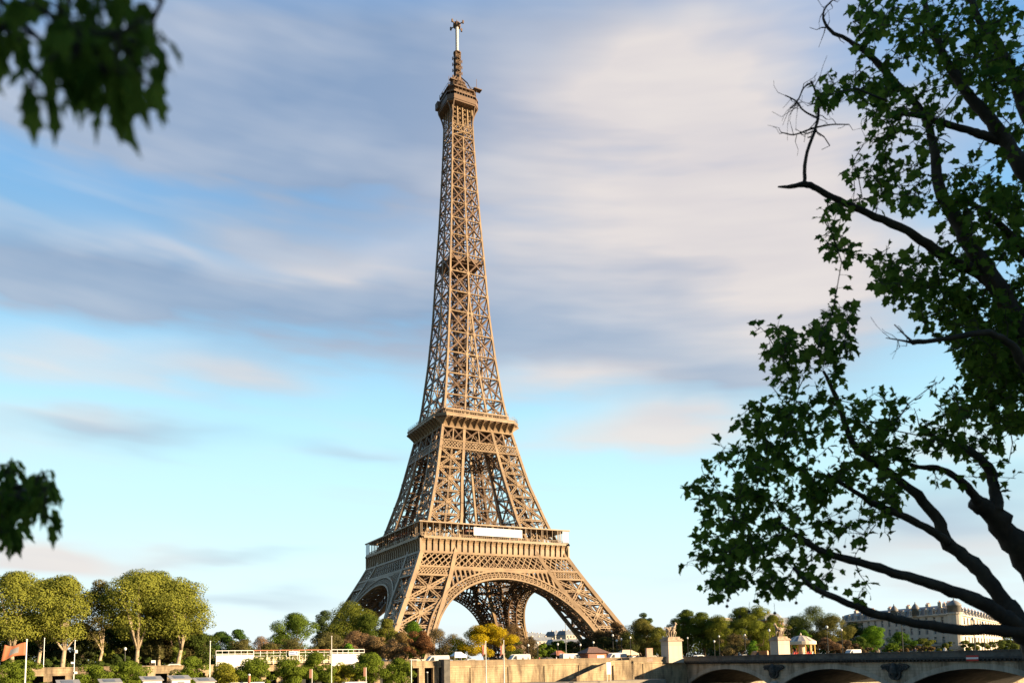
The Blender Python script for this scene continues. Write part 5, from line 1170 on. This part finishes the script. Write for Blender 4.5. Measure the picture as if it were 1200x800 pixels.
def ins(d): 
    k_ = d/abs(lu[0]*ru[1]-lu[1]*ru[0]); return [tuple(q) for q in (l0+ru*k_-lu*k_, (lu+ru)*k_, r0_+lu*k_-ru*k_, l0+r0_-(lu+ru)*k_)]
def outn(t, toward): n = np.array([-t[1], t[0]]); return n if n@toward > 0 else -n
tocam = CAM[:2]-c0
mb = MB(); mb.prism(ins(.8), 0, hb-4.4, 'z'); mb.build('rear_wall', FACADE, o)
mb = MB(); A_, B_, C_ = ins(.1), ins(1.8), ins(6); za_, zb_, zc2_ = hb-4.0, hb-1.0, hb
mb.add([(*q, za_) for q in A_]+[(*q, zb_) for q in B_]+[(*q, zc2_) for q in C_], [(k, (k+1) % 4, 4+(k+1) % 4, 4+k) for k in range(4)]+[(4+k, 4+(k+1) % 4, 8+(k+1) % 4, 8+k) for k in range(4)]+[(8, 9, 10, 11)]); mb.build('roof', SLATE, o)
facade(o, (l0[0], l0[1]), (0, 0), outn(l0, tocam), hb-4.5, 4, 16, FACADE, dormers=True)
facade(o, (0, 0), (r0_[0], r0_[1]), outn(r0_, tocam), hb-4.5, 4, 8*2, FACADE, dormers=True)
for (x, y), rr in (((0, 0), 2.6), ((l0[0]*.48, l0[1]*.48), 1.5), ((l0[0]*.30, l0[1]*.30), 1.5)):
    if rr > 2.5: mb = MB(); mb.ring([(rr, 0), (rr, hb-4.5), (rr+.5, hb-4.4), (rr+.5, hb-3.8)], x, y, 16); mb.build('corner_tower', FACADE, o)
    q = MB(); q.ring([(rr, hb-4), (rr, hb-1.2), (rr+.25, hb-1.1), (rr+.2, hb-.7), (rr*.8, hb+.2), (rr*.45, hb+.9), (.25, hb+1.3), (.15, hb+2.0)], x, y, 16); q.build('dome', SLATE, o, True)
# brick-coloured house and flat roof behind the yellow olive trees
def simple_house(u0, u1, vt, depth, label, wall_m, roof_m, floors, bays, group=None, chim=True):
    a = at_depth(u0, 765, depth); b = at_depth(u1, 765, depth*1.02); zt = float(at_depth((u0+u1)/2, vt, depth)[2])
    o = empty('apartment_building', (a[0], a[1], GZ), label, 'building', group); t = (b-a)[:2]; Lh = np.linalg.norm(t); t = t/Lh; n = outn(t, CAM[:2]-a[:2]); H_ = zt-GZ
    def W3(s, d, z): p = t*s+n*d; return (p[0], p[1], z)
    def bx(mb, s0, s1, d0, d1, za, zb):
        vs = [W3(s, d, z) for z in (za, zb) for s, d in ((s0, d0), (s1, d0), (s1, d1), (s0, d1))]; mb.add(vs, [(0, 3, 2, 1), (4, 5, 6, 7), (0, 1, 5, 4), (1, 2, 6, 5), (2, 3, 7, 6), (3, 0, 4, 7)])
    rh = min(4, H_*.18); mb = MB(); bx(mb, 0, Lh, -12, 0, -2, H_-rh); mb.build('wall', wall_m, o)
    mb = MB(); bx(mb, -.3, Lh+.3, -12.3, .3, H_-rh, H_-rh+.4); mb.add([W3(0, 0, H_-rh+.4), W3(Lh, 0, H_-rh+.4), W3(Lh, -12, H_-rh+.4), W3(0, -12, H_-rh+.4), W3(1.2, -2.2, H_), W3(Lh-1.2, -2.2, H_), W3(Lh-1.2, -9.8, H_), W3(1.2, -9.8, H_)], [(0, 1, 5, 4), (1, 2, 6, 5), (2, 3, 7, 6), (3, 0, 4, 7), (4, 5, 6, 7)]); rf = mb.build('roof', roof_m, o)
    fh = (H_-rh)/floors; bw = Lh/bays
    for f in range(max(0, floors-3), floors):
        for k in range(bays): mb = MB(); s = (k+.5)*bw; bx(mb, s-bw*.2, s+bw*.2, .0, .06, f*fh+fh*.25, f*fh+fh*.8); mb.build('window', GLASS, o)
    if chim:
        for s in np.arange(2, Lh-1, 7): mb = MB(); bx(mb, s, s+1.2, -6, -5, H_-.2, H_+1.2); mb.build('chimney', wall_m, rf)
    return o
BRW = mat('brick wall', (.36, .2, .12), .9, 0, (.3, (.28, .15, .09), .4, .6))
simple_house(899, 920, 717, 420, 'brick red apartment house rising behind the yellow olive trees', BRW, ZINC, 7, 5)
simple_house(916, 931, 722, 455, 'greyer house touching the right side of the brick one', FARWALL, ZINC, 7, 4)
simple_house(848, 866, 722.5, 430, 'pale flat roofed house just showing above the olive trees', FARWALL, FARWALL, 7, 5, chim=False)
FG = 'distant houses seen through the tower arch'
for i, (u0, u1, vt, d, lb) in enumerate(((617, 632, 740.5, 800, 'sunlit cream house with small turret, leftmost under the arch'), (630, 642, 741.5, 880, 'cream house next to the turreted one under the arch'), (642, 652, 743, 900, 'lower cream house in the middle under the arch'), (651, 666, 739, 760, 'grey roofed house right of the middle under the arch'), (664, 682, 738, 730, 'long grey roofed house at the right tower leg'),
                                  (606, 619, 743, 860, 'pale house partly behind the far tower leg'), (626, 650, 745.5, 640, 'long bluish roofed house low under the arch'), (648, 690, 748, 600, 'wide low house nearest under the arch, before the green trees'))):
    simple_house(u0, u1, vt, d, lb, FARWALL, ZINC, 7, 5, FG)
tree_px(658, 752, -8, 50, 'long green tree belt under the arch', (.08, .12, .02), leaf=.6, crown_from=.02, group='garden trees right of the tower')

# ------------------------------------------------------------------ near trees: limbs, twigs and lobed leaves
LOBE = np.array([(0, -.42), (.2, -.34), (.42, -.24), (.34, -.02), (.5, .18), (.24, .24), (.0, .56), (-.24, .24), (-.5, .18), (-.34, -.02), (-.42, -.24), (-.2, -.34)])
SHAPE = [1.0, 1.0]
def lobed_leaves(name, P, D, Nn, size, m, parent, r):
    """P stalk ends, D tip directions, Nn leaf normals"""
    n = len(P); D = D/np.linalg.norm(D, axis=1)[:, None]; S = np.cross(D, Nn); S /= np.linalg.norm(S, axis=1)[:, None]+1e-9; Nn = np.cross(S, D)
    sz = (size*r.uniform(.45, 1.3, n))[:, None, None]; k = len(LOBE)
    lx = LOBE[None, :, 0, None]*sz*SHAPE[0]; ly = (LOBE[None, :, 1, None]+.42)*sz*SHAPE[1]; fold = (np.abs(LOBE[:, 0])*.45)[None, :, None]*sz*r.uniform(-.2, 1, n)[:, None, None]; droop = -((LOBE[:, 1]+.42)**2*.35)[None, :, None]*sz
    V = P[:, None]+S[:, None]*lx+D[:, None]*ly+Nn[:, None]*(fold+droop)
    c = P+D*(.42*sz[:, 0]); V = np.concatenate([V, (c+Nn*(-.06*sz[:, 0]))[:, None]], 1).reshape(-1, 3)
    base = (np.arange(n)*(k+1))[:, None]; tri = np.array([(i, (i+1) % k, k) for i in range(k)]); F = (base[:, None]+tri[None]).reshape(-1)
    me = bpy.data.meshes.new(name); me.vertices.add(len(V)); me.vertices.foreach_set('co', V.astype(np.float32).ravel()); me.loops.add(len(F)); me.loops.foreach_set('vertex_index', F.astype(np.int32))
    me.polygons.add(len(F)//3); me.polygons.foreach_set('loop_start', np.arange(0, len(F), 3, dtype=np.int32))
    try: me.polygons.foreach_set('loop_total', np.full(len(F)//3, 3, dtype=np.int32))
    except Exception: pass
    me.materials.append(m); me.update(calc_edges=True); o = bpy.data.objects.new(name, me); COL.objects.link(o); o.parent = parent
    return o
def limb_pts(pts, d0, d1, jit, r, px0):
    """pixel polyline with radii in pixels -> smooth world polyline and radii; depth runs from d0 to d1"""
    P = []; Rr_ = []; n = len(pts)
    for i, q in enumerate(pts):
        f = i/(n-1); d = d0+(d1-d0)*f; P.append(at_depth(q[0], q[1], d)); Rr_.append(q[2]*d/FPX)
    out = []; ro = []
    for i in range(n-1):
        p0, p1, p2, p3 = P[max(i-1, 0)], P[i], P[i+1], P[min(i+2, n-1)]
        m = 4
        for k in range(m):
            t = k/m; q = .5*((2*p1)+(-p0+p2)*t+(2*p0-5*p1+4*p2-p3)*t*t+(-p0+3*p1-3*p2+p3)*t**3)
            rad = (Rr_[i]+(Rr_[i+1]-Rr_[i])*t)*.9; out.append(q+r.normal(0, 1, 3)*rad*.10*jit); ro.append(rad*(1+r.normal(0, .05)))
    out.append(P[-1]); ro.append(Rr_[-1]); return out, ro
def near_tree(root, limbs, blobs, leaf_size, seed, leaf_m, balls=(), ground=None, droop=.35, per=5, dead=()):
    r = np.random.default_rng(seed); inv = np.array(root.location)
    nodes = []; nrad = []
    for pts, d0, d1 in limbs:
        P, Rr_ = limb_pts(pts, d0, d1, 1.0, r, 0); mb = MB(); mb.tube([p-inv for p in P], Rr_, 10); mb.build('branch', BARK, root, True)
        if not (pts in dead): nodes += P; nrad += Rr_
    for pts, d0, d1 in dead:
        P, Rr_ = limb_pts(pts, d0, d1, 1.0, r, 0); mb = MB(); mb.tube([p-inv for p in P], Rr_, 8)
        for q in range(int(len(P)*.55)):               # bare twiglets
            i = r.integers(len(P)//3, len(P)); p = P[i]; dirv = r.normal(0, 1, 3); dirv -= FW*(dirv@FW)*.6; dirv /= np.linalg.norm(dirv); l = r.uniform(.15, .5); a = p; w = Rr_[i]*.5+.002
            for s_ in range(3): b = a+dirv*l/3+r.normal(0, .03, 3); mb.bar(a-inv, b-inv, max(.004, w*(1-.3*s_))); a = b; dirv = dirv+r.normal(0, .35, 3); dirv /= np.linalg.norm(dirv)
        mb.build('dead_branch', BARK, root)
    T = []; 
    for (u, v, ru, rv, cnt, dd) in blobs:
        for _ in range(cnt):
            a, q = r.uniform(0, 6.283), r.uniform(0, 1)**.5*r.uniform(.85, 1.08)
            T.append((at_depth(u+ru*q*math.cos(a), v+rv*q*math.sin(a), dd*(1+.07*np.clip(r.normal(), -1.8, 2.2))), ))
    T = [t[0] for t in T]
    N_ = np.array(nodes); dist = [np.min(np.linalg.norm(N_-t, axis=1)) for t in T]; order = np.argsort(dist)
    nodes = [np.array(x) for x in nodes]; mb = MB(); LP, LD = [], []
    arr = np.zeros((len(nodes)+len(T)*3, 3)); arr[:len(nodes)] = N_; cntn = len(nodes)
    for i in order:
        t = T[i]; d = np.linalg.norm(arr[:cntn]-t, axis=1); j = int(np.argmin(d)); p = arr[j].copy(); L_ = d[j]
        if L_ < .02: continue
        mid = (p+t)/2+r.normal(0, .06, 3)*min(1.5, L_)+np.array([0, 0, .06])*L_
        w = .005+.006*min(1.5, L_)
        mb.bar(p-inv, mid-inv, w*1.5); mb.bar(mid-inv, t-inv, w)
        for q in (mid, t): arr[cntn] = q; cntn += 1
        for k in range(per):
            f = r.uniform(.35, 1.0); b = (mid+(t-mid)*(2*f-1)) if f > .5 else p+(mid-p)*2*f
            o_ = r.normal(0, 1, 3); o_ /= np.linalg.norm(o_); st = b+o_*leaf_size*r.uniform(.3, .8)
            mb.bar(b-inv, st-inv, .004); LP.append(st-inv); LD.append(o_*.8+np.array([0, 0, -droop])+r.normal(0, .25, 3))
    mb.build('twigs', BARK, root)
    LP, LD = np.array(LP), np.array(LD); Nn = r.normal(0, .55, LP.shape)+np.array([0, 0, .8])-FW*.35
    lobed_leaves('foliage', LP, LD, Nn, leaf_size, leaf_m, root, r)
    if len(balls):
        for u, v, dd in balls:
            p = at_depth(u, v, dd)-inv; mb = MB(); q = .024*1; mb.ring([(.004, p[2]-q), (q*.75, p[2]-q*.7), (q, p[2]), (q*.75, p[2]+q*.7), (.004, p[2]+q)], p[0], p[1], 10, cap=False); mb.bar(p+(0, 0, q), p+(r.normal(0, .02), r.normal(0, .02), .14), .004); mb.build('seed_ball', BARK, root)
RN = np.random.default_rng(4)
D = 12.5
tb = at_depth(1285, 905, D+.6); tb[2] = NZ
rt = empty('plane_tree', tb, 'dark foreground plane tree whose limbs and leaves fill the right edge', 'tree')
limbs = [
 ([(1272, 1000, 44), (1262, 880, 34), (1240, 800, 27), (1215, 752, 22), (1192, 728, 15)], D+.6, D),
 ([(1205, 742, 10), (1180, 738, 8.5), (1130, 738, 7), (1080, 731, 6.2), (1048, 724, 5.6), (1025, 719, 5.8), (1000, 709, 4.6), (975, 698, 4.2), (952, 687, 3.8), (930, 665, 2)], D, D-1.5),
 ([(1205, 738, 12), (1185, 728, 11), (1163, 713, 9.5), (1135, 700, 8.5), (1092, 684, 7), (1055, 673, 6), (1020, 662, 5.2), (970, 648, 4.4), (930, 625, 3.6), (912, 612, 2)], D, D-.8),
 ([(1200, 735, 13), (1188, 718, 11.5), (1174, 702, 10.5), (1150, 670, 9.5), (1130, 652, 9), (1108, 632, 8), (1100, 610, 7), (1075, 580, 6), (1030, 545, 5), (1000, 520, 4), (980, 465, 3), (965, 435, 1.6)], D, D+.8),
 ([(1110, 635, 6), (1092, 622, 5.2), (1060, 605, 5), (1028, 592, 5), (1000, 575, 3), (970, 555, 1.8)], D+.3, D-.6),
 ([(1262, 760, 26), (1235, 700, 22), (1205, 655, 18), (1175, 617, 15), (1157, 598, 13), (1143, 588, 10)], D+.6, D+.2),
 ([(1168, 600, 8), (1166, 575, 7), (1160, 552, 6.2), (1147, 535, 5.5), (1125, 522, 4.5), (1107, 518, 3.5), (1085, 505, 2)], D+.2, D+.5),
 ([(1148, 592, 7), (1137, 575, 5.5), (1120, 558, 4.6), (1098, 548, 3.8), (1078, 547, 3), (1050, 538, 1.6)], D+.2, D-.3),
 ([(1262, 760, 24), (1262, 620, 22), (1245, 500, 18), (1222, 430, 15), (1198, 385, 12), (1172, 342, 11), (1146, 300, 10), (1120, 258, 8.5), (1100, 219, 7), (1095, 180, 5.5), (1087, 144, 4.8), (1072, 120, 4.3), (1048, 96, 4), (1024, 69, 3.6), (1006, 55, 3.2)], D+.6, D+1.2),
 ([(1160, 328, 8.5), (1140, 316, 7.5), (1120, 308, 7), (1087, 287, 6), (1055, 266, 5.2), (1016, 250, 4.6), (983, 235, 4), (957, 221, 4), (943, 216, 4), (928, 219, 2.6), (912, 219, 1)], D+1, D),
 ([(1255, 300, 16), (1225, 235, 12), (1200, 198, 10), (1180, 168, 8.8), (1156, 135, 7.6), (1135, 111, 6.6), (1114, 81, 5.4), (1099, 48, 4.4), (1087, 18, 3.4), (1082, -15, 2.5)], D+.6, D+1),
 ([(1262, 620, 20), (1262, 300, 17), (1240, 190, 12), (1205, 135, 8), (1186, 87, 6.5), (1168, 51, 5.6), (1147, 24, 4.6), (1136, -10, 3.4)], D+.8, D+1.6),
 ([(1172, 166, 5.5), (1150, 158, 5), (1135, 153, 4.6), (1105, 144, 4), (1078, 136, 3.4), (1048, 133, 2.4)], D+.8, D+.3),
 ([(1262, 520, 12), (1225, 455, 9), (1200, 427, 6), (1185, 404, 5.2), (1162, 391, 4.4), (1140, 391, 4), (1100, 398, 3.2), (1070, 401, 3.4)], D, D-.8),
 ([(1205, 300, 6), (1170, 262, 4), (1140, 240, 3), (1100, 236, 2.2)], D+1, D+.4)]
dead = [([(1006, 55, 3), (991, 45, 2.4), (973, 36, 2), (965, 22, 1.6), (967, 10, 1.2), (978, -2, .8)], D+1.2, D+1.2), ([(943, 214, 2.4), (944, 186, 2.2), (955, 153, 2), (959, 135, 1.8), (958, 114, 1.4), (950, 95, 1.2)], D, D-.2),
        ([(956, 150, 1.3), (945, 153, 1.1), (930, 158, .9), (915, 155, .6)], D, D), ([(957, 138, 1.2), (942, 130, 1), (932, 118, .9), (920, 112, .6)], D, D), ([(952, 97, 1.2), (942, 103, 1), (935, 118, .8), (926, 127, .5)], D, D), ([(958, 149, 1.1), (975, 146, .9), (995, 146, .6)], D, D), ([(1070, 401, 2), (1060, 392, 1), (1048, 380, .6)], D-.8, D-.8), ([(1069, 401, 2), (1052, 398, 1), (1038, 396, .5)], D-.8, D-.8)]
blobs = [(905, 398, 24, 30, 19, D), (978, 382, 32, 28, 27, D), (948, 425, 55, 42, 52, D), (895, 500, 42, 50, 44, D), (955, 520, 78, 62, 111, D), (1035, 485, 40, 26, 25, D), (865, 560, 38, 42, 34, D-.5), (822, 578, 24, 18, 12, D-.7), (848, 650, 42, 50, 52, D-.7),
         (905, 665, 66, 38, 59, D-.7), (900, 605, 80, 50, 81, D-.5), (1000, 590, 60, 44, 38, D), (1060, 520, 56, 26, 37, D+.2), (1110, 465, 22, 26, 15, D+.2), (1125, 505, 50, 24, 30, D+.3), (1165, 540, 34, 40, 12, D), (1010, 688, 26, 8, 4, D-.5), (1060, 570, 44, 30, 15, D), (990, 640, 40, 20, 6, D-.4),
         (1015, 22, 22, 24, 15, D+1), (1060, 40, 56, 46, 66, D+1), (1130, 40, 66, 54, 73, D+1), (1180, 60, 36, 60, 46, D+1), (969, 110, 12, 30, 9, D), (1010, 100, 40, 36, 30, D+1), (1062, 135, 56, 38, 46, D+.6), (1026, 165, 26, 32, 13, D+.6), (1020, 215, 36, 28, 21, D+.6), (1090, 205, 66, 44, 59, D+.8),
         (975, 250, 14, 18, 9, D), (985, 288, 20, 20, 16, D), (1052, 322, 32, 34, 44, D+.6), (1100, 340, 48, 42, 80, D+.8), (1150, 262, 52, 50, 90, D+.8), (1160, 400, 40, 60, 230, D+1.5), (1165, 470, 34, 46, 80, D+1.8), (1190, 450, 26, 60, 90, D+1.8), (1150, 100, 56, 46, 60, D+1), (1185, 200, 30, 60, 50, D+1.4), (1120, 375, 34, 40, 56, D+1.4), (1190, 330, 30, 60, 60, D+1.6), (1260, 250, 60, 260, 120, D+2)]
balls = [(842, 706, D-.7), (841.5, 703, D-.8), (853, 703, D-.8), (852, 710, D-.7), (867, 722, D-.7), (884, 704, D-.6), (892, 695, D-.6), (908, 718, D-.7), (878, 716, D-.6), (933, 706, D-.6), (899, 684, D-.7), (958, 614, D), (990, 640, D), (1000, 628, D), (966, 657, D-.5), (1047, 340, D), (838, 690, D-.7), (865, 690, D-.7)]
near_tree(rt, limbs, blobs, .14, 11, LEAF_N, balls, per=5, dead=dead)

# the tree leaning in from the left: big close leaves, its trunk out of the frame
tb = at_depth(-520, 900, 6.5); tb[2] = NZ
lt = empty('plane_tree', tb, 'foreground plane tree at the left edge, only leaf sprays showing', 'tree')
limbsL = [([(-560, 1600, 110), (-520, 1100, 85), (-440, 600, 70), (-400, 200, 55), (-380, -200, 40)], 4.5, 4.5), ([(-400, 180, 30), (-250, 20, 18), (-120, -60, 12), (0, -70, 8), (110, -40, 5), (190, 0, 3)], 4.4, 2.1), ([(-430, 640, 30), (-250, 600, 14), (-100, 580, 8), (-30, 575, 5), (20, 570, 3), (50, 572, 2)], 4.5, 4.3), ([(-60, -60, 8), (10, 10, 4), (50, 50, 3)], 3.2, 2.3)]
blobsL = [(20, 15, 50, 24, 6, 2.2), (75, 60, 40, 36, 6, 2.1), (30, 90, 30, 30, 4, 2.1), (125, 50, 40, 40, 6, 2.1), (172, 45, 22, 34, 4, 2.1), (125, 110, 16, 22, 2, 2.1), (60, -10, 120, 12, 6, 2.2), (-60, 40, 50, 60, 4, 2.3), (158, 90, 12, 14, 2, 2.1), (95, 115, 14, 18, 2, 2.1),
          (2, 575, 30, 46, 30, 4.3), (38, 585, 22, 32, 16, 4.3), (8, 618, 16, 16, 9, 4.3), (52, 555, 8, 14, 4, 4.3), (-60, 585, 50, 60, 20, 4.4)]
SHAPE[:] = [.62, 1.45]
near_tree(lt, limbsL, blobsL, .07, 5, LEAF_N, per=6, droop=1.6)

# ------------------------------------------------------------------ unseen blocks added behind the camera, placed so their shade covers the near bank
for i, (x0, x1, y0_, hz_) in enumerate(((-235, -176, -378, 30), (-174, -118, -376, 31), (-116, -62, -377, 30), (-60, -30, -378, 30))):
    o = empty('shade_block', ((x0+x1)/2, y0_, NZ), 'unseen cream block added behind the camera to shade the near bank', 'building', 'added shade blocks behind the near bank'); w = (x1-x0)/2
    mb = MB(); mb.box(-w, w, -16, 0, -.5, hz_-5)
    for f in range(6): mb.box(-w-.1, w+.1, -16.1, .3, 4.2*f+3.8, 4.2*f+4.1)
    mb.build('wall', FACADE, o)
    mb = MB(); mb.add([(-w, 0, hz_-5), (w, 0, hz_-5), (w, -16, hz_-5), (-w, -16, hz_-5), (-w+1, -2, hz_), (w-1, -2, hz_), (w-1, -14, hz_), (-w+1, -14, hz_)], [(0, 1, 5, 4), (1, 2, 6, 5), (2, 3, 7, 6), (3, 0, 4, 7), (4, 5, 6, 7)]); mb.build('roof', ZINC, o)
